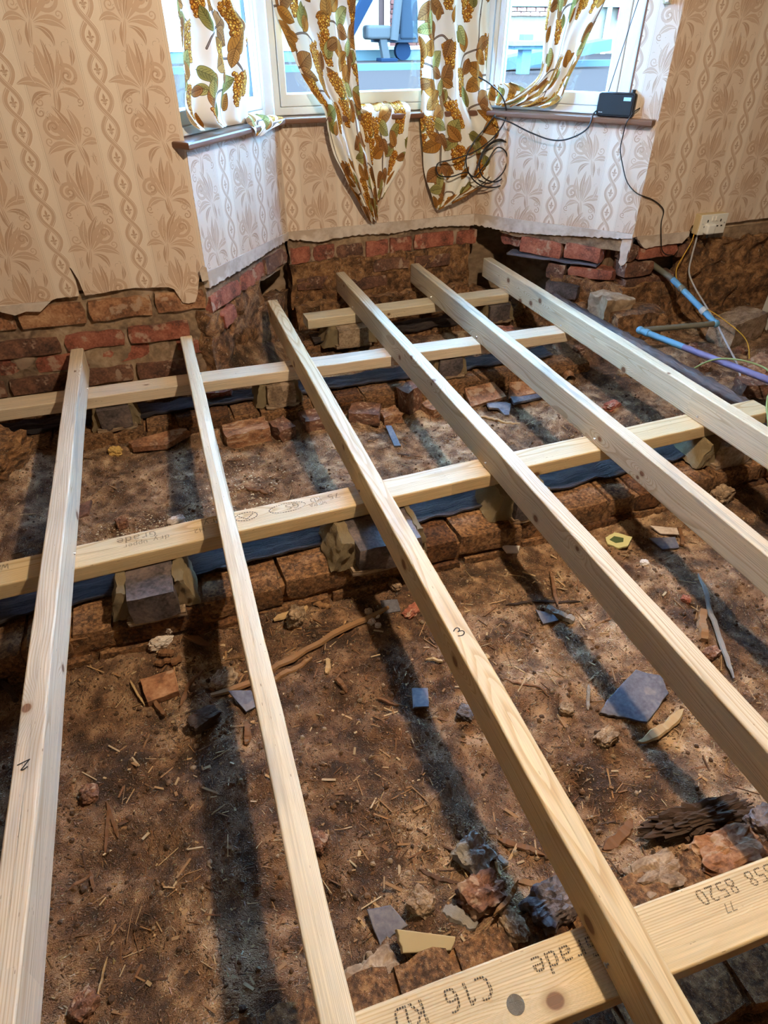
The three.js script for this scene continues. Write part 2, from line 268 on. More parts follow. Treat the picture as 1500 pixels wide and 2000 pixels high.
function panel(parent, name, pts, mat, w, t) {   // flat sheet of plaster and paper with a torn outline
  const s = new THREE.Shape(); pts.forEach((p, i) => (i ? s.lineTo(...p) : s.moveTo(...p)));
  return add(parent, name, new THREE.ExtrudeGeometry(s, { depth: t, bevelEnabled: false }).translate(0, 0, w - t), mat);
}
function torn(x0, x1, ys, step = 0.012, amp = 0.006, seed = 0) {   // ragged lower edge from x0 to x1 through the heights ys = [[x, y], ...]
  const out = []; const n = Math.max(2, Math.round((x1 - x0) / step));
  for (let i = 0; i <= n; i++) { const x = x0 + (x1 - x0) * i / n; let k = 0; while (k < ys.length - 2 && ys[k + 1][0] < x) k++; const [xa, ya] = ys[k], [xb, yb] = ys[k + 1]; out.push([x, lerp(ya, yb, clamp((x - xa) / (xb - xa), 0, 1)) + amp * (n2(x * 40 + seed, seed) * 0.6 + n2(x * 130, seed + 5) * 0.4)]); }
  return out;
}
// wall_front_left: paper ends in torn flaps above the bricks
{
  const edge = torn(0, 0.885, [[0, 0.18], [0.6, 0.182], [0.70, 0.165], [0.76, 0.168], [0.80, 0.186], [0.885, 0.187]], 0.015, 0.003, 1);
  const crack = [[0.887, 0.24], [0.878, 0.29], [0.884, 0.285], [0.897, 0.245], [0.905, 0.186]];
  const edge2 = torn(0.92, 1.20, [[0.92, 0.187], [1.06, 0.197], [1.2, 0.187]], 0.015, 0.003, 2);
  panel(wallLW, 'wallpaper', [...edge, ...crack, ...edge2, [1.219, 0.177], [1.232, 0.147], [1.242, 0.124], [1.262, 0.118], [1.288, 0.122], [1.302, 0.15], [1.312, 0.19], [1.322, 0.22], [1.345, 0.235], [1.347, CEIL], [0, CEIL]], paperMat(0.855 - 0.0525, 0.706 - 0.0405), 0, 0.02);
  panel(wallLW, 'torn_flap', [[0.60, 0.186], [0.79, 0.186], [0.745, 0.152], [0.70, 0.158], [0.66, 0.148], [0.62, 0.165]], M.plaster, 0.012, 0.008).rotation.x = 0.05;
  panel(wallLW, 'torn_flap', [[1.326, 0.2], [1.352, 0.205], [1.35, 0.25], [1.338, 0.258], [1.322, 0.24]], M.plaster, 0.018, 0.006);
}
// bay: paper, then a painted plaster band, then bricks
for (const [w, L, ou, ov, bot, seed, holes] of [[wallBL, len(A, B), 0.22, 0.493, [[0, 0.169], [0.3, 0.169], [0.71, 0.179]], 3], [wallBB, len(B, C), 0.029, 0.465, [[0, 0.176], [0.14, 0.154], [0.35, 0.167], [0.5, 0.158], [0.75, 0.17], [0.972, 0.156]], 4], [wallBR, len(C, D), 0.394, 0.537, [[0, 0.162], [0.185, 0.15], [0.37, 0.16], [0.6, 0.181], [0.755, 0.193], [0.8, 0.2]], 5]]) {
  const pm = paperMat(ou - 0.0525, ov - 0.0405), low = w === wallBL ? [[0, 0.228], [0.3, 0.221], [L, 0.21]] : w === wallBB ? [[0, 0.21], [L, 0.212]] : [[0, 0.212], [0.35, 0.213], [L, 0.218]];
  panel(w, 'wallpaper', [...torn(0, L, low, 0.03, 0.0012, seed), [L, SILL - 0.02], [0, SILL - 0.02]], pm, 0, 0.02);
  panel(w, 'wallpaper', [[0, HEAD], [L, HEAD], [L, CEIL], [0, CEIL]], pm, 0, 0.02);
  if (w === wallBR) panel(w, 'wallpaper', [[0.664, SILL - 0.02], [L, SILL - 0.02], [L, HEAD], [0.664, HEAD]], pm, 0, 0.02);
  panel(w, 'plaster_band', [...torn(0, L, bot, 0.009, 0.007, seed + 10), ...low.slice().reverse().map(([x, y]) => [x, y - 0.0005])], M.plaster, 0.004, 0.022);
}
panel(wallBR, 'corner_plaster', [[0.795, 0.22], [0.752, 0.19], [0.75, 0.15], [0.758, 0.11], [0.756, 0.085], [0.77, 0.07], [0.782, 0.078], [0.795, 0.1]], M.plaster, -0.006, 0.03);
// wall_front_right
panel(wallRW, 'wallpaper', [[0, 0.2], ...torn(0.02, 0.31, [[0.02, 0.206], [0.31, 0.206]], 0.03, 0.001, 6), [0.319, 0.232], ...torn(0.33, 1.25, [[0.33, 0.23], [0.5, 0.226], [0.76, 0.234], [1.25, 0.24]], 0.02, 0.003, 7), [1.25, CEIL], [0, CEIL]], paperMat(0.178 - 0.0525, 0.715 - 0.0405), 0, 0.02);
panel(wallRW, 'plaster_band', [...torn(0.03, 0.314, [[0.03, 0.192], [0.078, 0.149], [0.195, 0.156], [0.28, 0.155], [0.314, 0.187]], 0.01, 0.006, 8), [0.312, 0.206], [0.02, 0.206]], M.plaster, 0.004, 0.022);
panel(wallRW, 'plaster_band', [...torn(0.40, 1.25, [[0.40, 0.15], [0.55, 0.14], [0.75, 0.16], [1.25, 0.15]], 0.012, 0.012, 12), [1.25, 0.215], [0.42, 0.2]], M.mortar, -0.012, 0.02);
// solid masonry behind everything
for (const [w, L, e0, e1, open] of [[wallLW, len([LEFT, -2.585], A), 0.2, 0, 0], [wallBL, len(A, B), 0, 0.16, 1], [wallBB, len(B, C), 0.16, 0.16, 1], [wallBR, len(C, D), 0.16, 0, 1], [wallRW, RIGHT - D[0], 0, 0.2, 0]]) {
  const s = 0.012, parts = open ? [[-e0, L + e1, -0.7, SILL - 0.03], [-e0, L + e1, HEAD, CEIL + 0.1]] : [[-e0, L + e1, -0.7, CEIL + 0.1]];
  if (w === wallBR) parts.push([0.672, L, SILL - 0.03, HEAD]);
  add(w, 'masonry', merge(parts.flatMap(([a, b, y0, y1]) => { const deep = w === wallBL || w === wallBR, la = w === wallBR || w === wallBB ? a - 0.35 : a, lb = w === wallBL || w === wallBB ? b + 0.35 : b, low = Math.min(y1, 0.2), g = []; if (y0 < 0.2) g.push(box(lb - la, low - y0, 0.2, (la + lb) / 2, (y0 + low) / 2, deep ? -0.42 : -0.235)); if (y1 > 0.2) g.push(box(b - a, y1 - Math.max(y0, 0.2), 0.3, (a + b) / 2, (Math.max(y0, 0.2) + y1) / 2, -0.021 - 0.15)); return g; })), M.mortar);
}
// rooms other sides, ceiling
const darkenedWall = std('#7d6a5a', 0.95);  // unseen walls darkened so less light bounces into the shadows
for (const [n, lab, g, p] of [['wall_left', 'side wall left of the bay wall, darkened to cut bounced light, out of the picture', box(0.12, CEIL + 0.7, REAR + 2.6), [LEFT - 0.06, (CEIL - 0.7) / 2, (REAR - 2.6) / 2]], ['wall_right', 'side wall right of the bay wall, darkened to cut bounced light, out of the picture', box(0.12, CEIL + 0.7, REAR + 2.6), [RIGHT + 0.06, (CEIL - 0.7) / 2, (REAR - 2.6) / 2]], ['wall_rear', 'wall behind the viewer, darkened to cut bounced light', box(RIGHT - LEFT + 0.24, CEIL + 0.7, 0.12), [(LEFT + RIGHT) / 2, (CEIL - 0.7) / 2, REAR + 0.06]]]) {
  const s = struct(n, lab, 'wall'); const uv = g.attributes.uv, nz = g.attributes.normal, ps = g.attributes.position; for (let i = 0; i < uv.count; i++) uv.setXY(i, Math.abs(nz.getX(i)) > 0.5 ? ps.getZ(i) : ps.getX(i), ps.getY(i)); add(s, 'plaster', g, darkenedWall, p);
}
{ const s = struct('ceiling', 'plain beige ceiling, dulled to cut bounced light', 'ceiling'); add(s, 'ceiling_board', box(RIGHT - LEFT + 0.3, 0.1, REAR + 4.1), std('#b9ac9c', 0.9), [(LEFT + RIGHT) / 2, CEIL + 0.05, (REAR - 4.1) / 2 + 0.05]); }  // ceiling colour dulled to weaken the light it throws back

// ---------------------------------------------------------------- bricks of the window wall
const brickGeo = new Map();
function brickShape(L, H, W, v) {   // worn brick: nibbled arrises, slightly uneven faces
  const key = [L, H, W, v].join();
  if (!brickGeo.has(key)) {
    const g = new THREE.BoxGeometry(L, H, W, 4, 2, 2), p = g.attributes.position, uv = g.attributes.uv, n = g.attributes.normal, q = V(0, 0, 0);
    for (let i = 0; i < p.count; i++) {
      q.fromBufferAttribute(p, i); const a = Math.abs(n.getX(i)) > 0.5 ? [q.z, q.y] : Math.abs(n.getY(i)) > 0.5 ? [q.x, q.z] : [q.x, q.y]; uv.setXY(i, a[0] / 0.3 + v * 0.37, a[1] / 0.3 + v * 0.61);
      const ex = Math.abs(q.x) > L / 2 - 1e-4, ey = Math.abs(q.y) > H / 2 - 1e-4, ez = Math.abs(q.z) > W / 2 - 1e-4, k = ex + ey + ez, in_ = k === 3 ? 0.94 : k === 2 ? 0.985 : 1;
      const c = k >= 2 ? Math.max(0, n3(q.x * 30 + v * 5, q.y * 30, q.z * 30 + v)) * 0.007 : 0;
      p.setXYZ(i, q.x * in_ - Math.sign(q.x) * c * ex + n3(q.x * 14, q.y * 14 + v, q.z * 14) * 0.0022, q.y * in_ - Math.sign(q.y) * c * ey + n3(q.x * 14 + 9, q.y * 14, q.z * 14 + v) * 0.0022, q.z * in_ - Math.sign(q.z) * c * ez + n3(q.x * 14, q.y * 14 + 40, q.z * 14 + v) * 0.0022);
    }
    g.computeVertexNormals(); brickGeo.set(key, g);
  }
  return brickGeo.get(key);
}
let bcount = 0;
function brick(parent, u0, u1, y0, h, w, mat, d = 0.1, tilt = 0, name = 'brick') {
  const L = Math.round((u1 - u0) * 200) / 200, m = add(parent, name, brickShape(L, h, d, bcount++ % 5), mat, [(u0 + u1) / 2, y0 + h / 2, w - d / 2], [0, rr(-0.02, 0.02), tilt]); return m;
}
const BK = M.bricks;
function lump(parent, name, u0, u1, y0, y1, w0, w1, mat, amp = 0.014, seed = 0) {   // earth-caked rough masonry
  const s = 0.022, nx = Math.max(2, Math.round((u1 - u0) / s)), ny = Math.max(2, Math.round((y1 - y0) / s)), nz = Math.max(2, Math.round((w1 - w0) / s));
  const g = new THREE.BoxGeometry(u1 - u0, y1 - y0, w1 - w0, nx, ny, nz).translate((u0 + u1) / 2, (y0 + y1) / 2, (w0 + w1) / 2), p = g.attributes.position, uv = g.attributes.uv, n = g.attributes.normal;
  for (let i = 0; i < p.count; i++) { const a = Math.abs(n.getX(i)) > 0.5 ? [p.getZ(i), p.getY(i)] : Math.abs(n.getY(i)) > 0.5 ? [p.getX(i), p.getZ(i)] : [p.getX(i), p.getY(i)]; uv.setXY(i, a[0] / 0.7 + seed * 0.13, a[1] / 0.7); }
  rough(g, amp, 9, seed); rough(g, amp * 0.35, 34, seed + 3);
  return add(parent, name, g, mat);
}
// left of the bay
const courses = [[0.085, 0.08, -0.004, [0.19, 0.42, 0.655, 0.895, 1.135, 1.335], [3, 3, 3, 3, 3]], [-0.02, 0.068, -0.008, [0.08, 0.31, 0.545, 0.78, 1.012, 1.255], [1, 0, 2, 1, 1]], [-0.092, 0.064, -0.02, [0.19, 0.42, 0.655, 0.895, 1.135, 1.33], [1, 1, 1, 0, 1]], [-0.168, 0.066, -0.004, [0.08, 0.31, 0.545, 0.78, 1.012, 1.245], [2, 2, 2, 2, 2]], [-0.245, 0.068, 0.004, [0.19, 0.42, 0.655, 0.895, 1.135, 1.33], [2, 2, 2, 2, 2]]];
for (const [y, h, w, us, ms] of courses) for (let i = 0; i < us.length - 1; i++) brick(wallLW, us[i] + 0.005, us[i + 1] - 0.005, y + rr(-0.002, 0.002), h, w + rr(-0.004, 0.004), BK[ms[i]]);
lump(wallLW, 'mortar_bed', 0, 1.335, -0.4, 0.19, -0.09, -0.02, M.mortar, 0.01, 2);
lump(wallLW, 'earth_ledge', 0, 1.3, -0.5, -0.19, -0.08, 0.03, M.cake, 0.014, 4);
// bay left
for (const [a, b, y, h, m, w] of [[0.0, 0.245, 0.068, 0.066, 0, -0.002], [0.252, 0.375, 0.072, 0.064, 0, -0.006], [0.38, 0.468, 0.074, 0.064, 1, -0.01], [0.478, 0.695, 0.076, 0.07, 2, -0.004]]) brick(wallBL, a, b, y, h, w, BK[m]);
lump(wallBL, 'mortar_bed', 0, 0.70, 0.06, 0.185, -0.1, -0.022, M.mortar, 0.008, 5);
lump(wallBL, 'earth_ledge', -0.02, 0.42, -0.45, 0.066, -0.1, -0.012, M.cake, 0.02, 6);
lump(wallBL, 'earth_ledge', 0.40, 0.71, -0.45, -0.06, -0.1, -0.03, M.cake, 0.014, 7);
brick(wallBL, 0.06, 0.16, -0.01, 0.06, 0.012, BK[0], 0.08, 0.2);
// bay back
for (const [a, b, m, w, y, h] of [[0.005, 0.106, 0, -0.004, 0.058, 0.078], [0.114, 0.226, 1, -0.004, 0.06, 0.072], [0.235, 0.376, 2, -0.014, 0.062, 0.062], [0.386, 0.505, 0, -0.002, 0.053, 0.076], [0.512, 0.63, 1, -0.004, 0.06, 0.074], [0.64, 0.872, 0, -0.003, 0.066, 0.074], [0.882, 1.0, 0, -0.006, 0.064, 0.068]]) brick(wallBB, a, b, y, h, w, BK[m]);
lump(wallBB, 'mortar_bed', 0, 0.965, 0.05, 0.172, -0.1, -0.018, M.mortar, 0.008, 8);
lump(wallBB, 'earth_ledge', 0, 0.97, -0.16, 0.062, -0.1, -0.008, M.cake, 0.013, 9);
lump(wallBB, 'earth_ledge', 0, 0.94, -0.5, -0.13, -0.1, 0.05, M.cake, 0.016, 10);
brick(wallBB, 0.02, 0.2, -0.07, 0.06, 0.0, BK[2]); brick(wallBB, 0.42, 0.62, -0.02, 0.06, 0.002, BK[2]); brick(wallBB, 0.65, 0.85, -0.03, 0.062, 0.0, BK[2]); brick(wallBB, 0.3, 0.5, -0.1, 0.06, 0.0, BK[2]);
// bay right, with the dark hole
for (const [a, b, m, w, y, h, t] of [[0.135, 0.252, 1, -0.04, 0.075, 0.068, 0], [0.258, 0.478, 0, -0.002, 0.06, 0.076, -0.02], [0.49, 0.668, 0, 0.002, 0.066, 0.072, -0.03]]) brick(wallBR, a, b, y, h, w, BK[m], 0.1, t);
add(wallBR, 'slate_course', rough(new THREE.BoxGeometry(0.46, 0.009, 0.11, 12, 1, 3), 0.003, 20), M.slate, [0.43, 0.052, -0.045], [0, 0, 0.02]);
lump(wallBR, 'mortar_bed', 0.14, 0.79, 0.134, 0.19, -0.1, -0.012, M.mortar, 0.007, 11);
brick(wallBR, 0.415, 0.508, -0.04, 0.075, 0.0, BK[2]); brick(wallBR, 0.52, 0.745, -0.012, 0.052, -0.006, BK[1]); brick(wallBR, 0.43, 0.6, -0.115, 0.066, 0.03, M.eng, 0.11);
lump(wallBR, 'earth_ledge', 0.44, 0.80, -0.5, -0.02, -0.1, -0.01, M.cake, 0.016, 12);
lump(wallBR, 'earth_ledge', 0.36, 0.80, -0.5, -0.13, -0.1, 0.06, M.cake, 0.018, 13);
lump(wallBR, 'earth_ledge', -0.02, 0.42, -0.5, -0.17, -0.1, 0.02, M.cake, 0.016, 14);
// right of the bay
brick(wallRW, 0.0, 0.055, 0.09, 0.07, -0.004, BK[2]); brick(wallRW, 0.06, 0.28, 0.098, 0.055, -0.004, BK[0]); brick(wallRW, 0.0, 0.16, 0.02, 0.066, 0.0, BK[2]); brick(wallRW, 0.02, 0.18, -0.05, 0.06, 0.0, BK[2]); brick(wallRW, 0.2, 0.33, -0.04, 0.05, -0.006, BK[2]); brick(wallRW, 0.29, 0.42, 0.085, 0.06, -0.012, BK[2]);
lump(wallRW, 'earth_ledge', 0.34, 1.25, -0.12, 0.16, -0.1, -0.004, M.cake, 0.02, 15); lump(wallRW, 'earth_ledge', 0.0, 1.25, -0.5, -0.02, -0.1, 0.012, M.cake, 0.016, 16);
lump(wallRW, 'earth_ledge', 0.3, 1.25, -0.5, -0.2, -0.1, 0.07, M.cake, 0.02, 17);
// stepped footing that stands out into the room at the corner
lump(wallRW, 'footing_block', -0.10, 0.17, -0.4, -0.105, -0.05, 0.16, M.cake, 0.013, 18); lump(wallRW, 'footing_block', -0.13, 0.02, -0.3, -0.045, -0.05, 0.09, M.mortar, 0.014, 19);
// ---------------------------------------------------------------- windows and sills
function offsetPlan(w) {   // plan of the bay moved w towards the room
  const seg = [[A, B], [B, C], [C, D]].map(([a, b]) => { const L = len(a, b), d = [(b[0] - a[0]) / L, (b[1] - a[1]) / L], n = [-d[1], d[0]]; return { p: [a[0] + n[0] * w, a[1] + n[1] * w], e: [b[0] + n[0] * w, b[1] + n[1] * w], d }; });
  const cross = (s, t) => { const den = s.d[0] * t.d[1] - s.d[1] * t.d[0], k = ((t.p[0] - s.p[0]) * t.d[1] - (t.p[1] - s.p[1]) * t.d[0]) / den; return [s.p[0] + s.d[0] * k, s.p[1] + s.d[1] * k]; };
  return [seg[0].p, cross(seg[0], seg[1]), cross(seg[1], seg[2]), seg[2].e];
}
function planSolid(pts, y0, y1, bevel = 0) {
  const s = new THREE.Shape(); pts.forEach((p, i) => (i ? s.lineTo(p[0], -p[1]) : s.moveTo(p[0], -p[1])));
  return new THREE.ExtrudeGeometry(s, { depth: y1 - y0 - 2 * bevel, bevelEnabled: bevel > 0, bevelSize: bevel, bevelThickness: bevel, bevelSegments: 3 }).rotateX(-Math.PI / 2).translate(0, y0 + bevel, 0);
}
const inn = offsetPlan(0.036), out_ = offsetPlan(-0.13), mid = offsetPlan(-0.075);
inn[0] = [inn[0][0] - 0.022, inn[0][1] + 0.03]; inn[3] = [inn[3][0] - 0.012, inn[3][1] - 0.014];
const wins = [];
for (const [k, fa, fb, u0, u1, s0, s1, lab] of [[0, A, B, 0.0, 0.69, 0.05, 0.05, 'white framed left bay window behind the first curtain'], [1, B, C, -0.005, 0.985, 0.045, 0.045, 'white framed middle bay window between two hanging curtains'], [2, C, D, 0.005, 0.655, 0.04, 0.055, 'white framed right bay window above the radio']]) {
  const W = struct('window_' + (k + 1), lab, 'window'), y0 = SILL + 0.002, y1 = HEAD;
  const f = new THREE.Group(); f.name = 'frame'; W.add(f); facet(f, fa, fb);
  const o = 0.028, fr = (a, b, c, d, t, zc) => [rbox(b - a, t, d, 0.004, (a + b) / 2, c, zc)];
  const ring = (a, b, lo, hi, wl, wr, wb, wt, dep, zc) => merge([rbox(wl, hi - lo, dep, 0.005, a + wl / 2, (lo + hi) / 2, zc), rbox(wr, hi - lo, dep, 0.005, b - wr / 2, (lo + hi) / 2, zc), rbox(b - a, wb, dep * 0.99, 0.005, (a + b) / 2, lo + wb / 2, zc), rbox(b - a, wt, dep * 0.99, 0.005, (a + b) / 2, hi - wt / 2, zc)]);
  add(f, 'outer_frame', ring(u0, u1, y0, y1, k === 2 ? 0.02 : 0.03, k === 2 ? 0.06 : 0.03, 0.03, 0.04, 0.07, -0.078), M.upvc);
  const a = u0 + (k === 2 ? 0.022 : 0.032), b = u1 - (k === 2 ? 0.062 : 0.032);
  add(f, 'sash', ring(a, b, y0 + 0.031, y1 - 0.042, 0.03, k === 2 ? 0.05 : 0.03, 0.047, 0.05, 0.056, -0.07), M.upvc);
  const ga = a + 0.027, gb = b - (k === 2 ? 0.047 : 0.027), gl = y0 + 0.074, gh = y1 - 0.088;
  add(f, 'gasket', ring(ga - 0.002, gb + 0.002, gl - 0.002, gh + 0.002, 0.006, 0.006, 0.006, 0.006, 0.02, -0.072), M.seal);
  add(f, 'pane', box(gb - ga, gh - gl, 0.004, (ga + gb) / 2, (gl + gh) / 2, -0.072), M.glass);
  if (k === 2) add(f, 'wood_bead', box(0.008, HEAD - SILL, 0.045, 0.66, (HEAD + SILL) / 2, -0.024), M.sill);
  add(W, 'sill', planSolid([inn[k], inn[k + 1], out_[k + 1], out_[k]], SILL - 0.022, SILL, 0.006), M.sill);
  wins.push(W);
}
for (const k of [1, 2]) add(wins[1], 'corner_post', box(0.075, HEAD - SILL, 0.075, mid[k][0], (HEAD + SILL) / 2, mid[k][1] - 0.02), M.upvc, null, null);
// ---------------------------------------------------------------- the dug-out earth floor
const gauss = (x, z, cx, cz, sx, sz) => Math.exp(-(((x - cx) / sx) ** 2) - (((z - cz) / sz) ** 2));
function ground(x, z) {
  let h = -0.325;
  h = lerp(h, -0.296, sstep(-1.36, -1.5, z)); h = lerp(h, -0.262, sstep(-2.36, -2.5, z));
  h += 0.05 * sstep(1.7, 2.3, x) * sstep(-1.3, -1.9, z);
  h += 0.17 * gauss(x, z, 0.2, -2.86, 0.17, 0.2) + 0.09 * gauss(x, z, 0.05, -2.66, 0.1, 0.12) - 0.07 * gauss(x, z, 0.475, -2.78, 0.05, 0.16);
  h += 0.06 * gauss(x, z, -0.62, -2.15, 0.16, 0.22) - 0.03 * gauss(x, z, -0.1, -2.5, 0.6, 0.06);
  h += 0.03 * gauss(x, z, 0.45, -0.36, 0.3, 0.1) + 0.02 * gauss(x, z, 0.85, -0.37, 0.2, 0.08) - 0.018 * gauss(x, z, -0.385, -0.9, 0.03, 0.03);
  h += 0.018 * n2(x * 1.7, z * 1.7) + 0.011 * n2(x * 4.6 + 7, z * 4.6) + 0.006 * n2(x * 11, z * 11 + 5) + 0.0035 * n2(x * 27, z * 27) + 0.003 * n2(x * 52 + 3, z * 52);
  return h;
}
{
  const s = 0.0125, nx = Math.round((RIGHT - LEFT + 0.2) / s), nz = Math.round((REAR + 3.4) / s), g = new THREE.PlaneGeometry(RIGHT - LEFT + 0.2, REAR + 3.4, nx, nz).rotateX(-Math.PI / 2).translate((LEFT + RIGHT) / 2, 0, (REAR - 3.4) / 2);
  const p = g.attributes.position, uv = g.attributes.uv, col = new Float32Array(p.count * 3);
  for (let i = 0; i < p.count; i++) {
    const x = p.getX(i), z = p.getZ(i); p.setY(i, ground(x, z)); uv.setXY(i, x / 1.5 + 0.03 * n2(x * 2, z * 2), z / 1.5);
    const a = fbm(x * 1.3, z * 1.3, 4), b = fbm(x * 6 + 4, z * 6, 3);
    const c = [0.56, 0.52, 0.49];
    const dustAndLight = clamp(sstep(-0.25, 0.25, a * 1.2 + b * 0.5 + (z < -1.4 ? 0.32 : x > 0.62 + 0.25 * a ? 0.12 : -0.3)), 0, 1), dark = sstep(0.05, 0.5, -a) * 0.2 + sstep(0.15, 0.45, b) * 0.18;  // pale zones: dust, plus window brightness painted into the soil colour
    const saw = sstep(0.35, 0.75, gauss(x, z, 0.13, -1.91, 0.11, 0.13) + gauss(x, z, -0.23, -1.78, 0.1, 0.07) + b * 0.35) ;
    const mix = [lerp(c[0], 0.96, dustAndLight) * (1 - dark * 0.5), lerp(c[1], 1.0, dustAndLight) * (1 - dark * 0.52), lerp(c[2], 1.0, dustAndLight) * (1 - dark * 0.55)];
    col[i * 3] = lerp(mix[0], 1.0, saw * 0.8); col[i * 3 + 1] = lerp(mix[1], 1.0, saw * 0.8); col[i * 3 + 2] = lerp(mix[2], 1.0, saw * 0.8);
  }
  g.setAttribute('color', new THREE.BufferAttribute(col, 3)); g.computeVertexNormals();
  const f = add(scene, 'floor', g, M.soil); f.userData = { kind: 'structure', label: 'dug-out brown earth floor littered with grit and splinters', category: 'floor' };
}
// ---------------------------------------------------------------- sawn timbers 45 x 95 mm
function timberGeo(L, w, h, seed, wane) {
  const r = 0.0045, loop = []; // section, clockwise from the middle of the top: [y, z]
  const corner = (cy, cz, a0) => { for (let i = 0; i <= 3; i++) { const a = a0 + (Math.PI / 2) * i / 3; loop.push([cy + Math.cos(a) * r, cz + Math.sin(a) * r]); } };
  const top = [[0, -w / 2 + r], [0, 0]];
  loop.push([0, 0]); corner(-r, w / 2 - r, 0); loop.push([-h / 2, w / 2]); corner(-h + r, w / 2 - r, Math.PI / 2); loop.push([-h, 0]); corner(-h + r, -w / 2 + r, Math.PI); loop.push([-h / 2, -w / 2]); corner(-r, -w / 2 + r, Math.PI * 1.5); loop.push([0, 0]);
  const per = [0]; for (let i = 1; i < loop.length; i++) per.push(per[i - 1] + Math.hypot(loop[i][0] - loop[i - 1][0], loop[i][1] - loop[i - 1][1]));
  const n = Math.ceil(L / 0.05), m = loop.length, pos = [], uv = [], idx = [];
  for (let k = 0; k <= n; k++) for (let j = 0; j < m; j++) {
    const x = L * k / n; let [y, z] = loop[j];
    z += 0.0012 * n2(x * 2.2, seed) + 0.0005 * n2(x * 9, seed + j); y += 0.0004 * n2(x * 6, seed + 20 + j) * (y < -0.01 ? 0 : 1);
    if (wane) { const q = wane(x); if (z > w / 2 - 0.012 && y > -0.02) { y -= q; z -= q * 0.6; } }
    pos.push(x, y, z); uv.push(x / 2.048 + seed * 0.317, per[j] / 0.28 + seed * 0.211);
  }
  for (let k = 0; k < n; k++) for (let j = 0; j < m - 1; j++) { const a = k * m + j, b = a + 1, c = a + m, d = c + 1; idx.push(a, b, c, b, d, c); }
  for (const [k, flip] of [[0, 0], [n, 1]]) {
    const c0 = pos.length / 3; pos.push(L * k / n, -h / 2, 0); uv.push(0.5, 0.5);
    for (let j = 0; j < m; j++) { pos.push(L * k / n, loop[j][0], loop[j][1]); uv.push(0.5 + loop[j][1] * 0.25, 0.5 + loop[j][0] * 1.7); }
    for (let j = 0; j < m - 1; j++) flip ? idx.push(c0, c0 + 1 + j, c0 + 2 + j) : idx.push(c0, c0 + 2 + j, c0 + 1 + j);
  }
  const g = new THREE.BufferGeometry(); g.setAttribute('position', new THREE.Float32BufferAttribute(pos, 3)); g.setAttribute('uv', new THREE.Float32BufferAttribute(uv, 2)); g.setIndex(idx); g.computeVertexNormals();
  return g;
}
function timber(name, label, cat, group, p0, p1, w, h, mat, seed, wane) {   // p0, p1: middle of the top at both ends [x, y, z]
  const o = thing(name, label, cat, group), L = Math.hypot(p1[0] - p0[0], p1[1] - p0[1], p1[2] - p0[2]);
  o.position.set(...p0); o.rotation.y = Math.atan2(-(p1[2] - p0[2]), p1[0] - p0[0]);
  add(o, 'timber', timberGeo(L, w, h, seed, wane), mat); o.userData.L = L; delete o.userData.L; return o;
}
const TW = 0.0455, TD = 0.095;
const jl = [
  ['pinkish pale floor joist marked 2 at the far left', -0.3735, -2.566, -0.3735, 0.95, 0, 1],
  ['narrow pale floor joist with a wavy waney edge, second from left', 0.029, -2.563, 0.0265, 0.95, 1, 2],
  ['long floor joist marked 3 crossing the near printed bearer', 0.428, -2.868, 0.428, 0.95, 3, 3],
  ['floor joist with a brown shaded side right of the joist marked 3', 0.822, -3.166, 0.84, 0.7, 2, 4],
  ['bluish window-lit floor joist, second from the right', 1.223, -3.182, 1.218, 0.7, 2, 5],
  ['rightmost floor joist beside the black pipe', 1.622, -3.16, 1.645, 0.7, 1, 6]];
const joists = jl.map(([lab, x0, z0, x1, z1, m, s], i) => timber('floor_joist', lab, 'joist', 'new floor joists', [x1, 0, z1], [x0, 0, z0], TW, TD, woodM[m], s, i === 1 ? (x) => 0.011 * Math.max(0, Math.sin(x * 4.3) * Math.sin(x * 1.7 + 1)) + 0.002 : i === 4 ? (x) => 0.002 * Math.max(0, n2(x * 3, 4)) : null));
const by = -TD;
const bl = [
  ['short floor bearer lying in the bay under three joists', 0.572, -2.8775, 1.607, -2.912, 1, 11],
  ['second floor bearer from the window, below the bay corner', -1.12, -2.377, 1.635, -2.377, 0, 12],
  ['middle floor bearer with grade stamps, skewed across the room', -1.12, -1.381, 1.915, -1.520, 3, 13],
  ['nearest floor bearer with dotted numbers and a grey knot', -1.12, -0.262, 2.25, -0.204, 3, 14]];
const bearers = bl.map(([lab, x0, z0, x1, z1, m, s]) => timber('floor_bearer', lab, 'bearer', 'bearers across the sleeper walls', [x0, by, z0], [x1, by, z1], 0.094, 0.045, woodM[m], s));
// bright nails driven through the joists into the bearers
const nailG = merge([cyl(0.0042, 0.0042, 0.0022, 10).rotateX(Math.PI / 2), cyl(0.0017, 0.0017, 0.02, 8).rotateX(Math.PI / 2).translate(0, 0, -0.01)]);
joists.forEach((j, i) => { for (const [b, side] of [[1, i > 3 ? 1 : -1], [2, i > 2 ? 1 : i === 0 ? -1 : 1], [3, 1], [0, 1]]) { if ((b === 0 && i < 3) || (b === 3 && i > 2) || (b === 1 && i === 2)) continue; const [, x0, z0, x1, z1] = bl[b], [, jx, , , jz1] = jl[i], z = lerp(z0, z1, (jx - x0) / (x1 - x0)) + 0.012; add(j, 'nail', nailG, M.steel, [jz1 - z, -0.075, -side * (TW / 2 + 0.003)], [-side * 0.5, side > 0 ? Math.PI : 0, 0]); } });
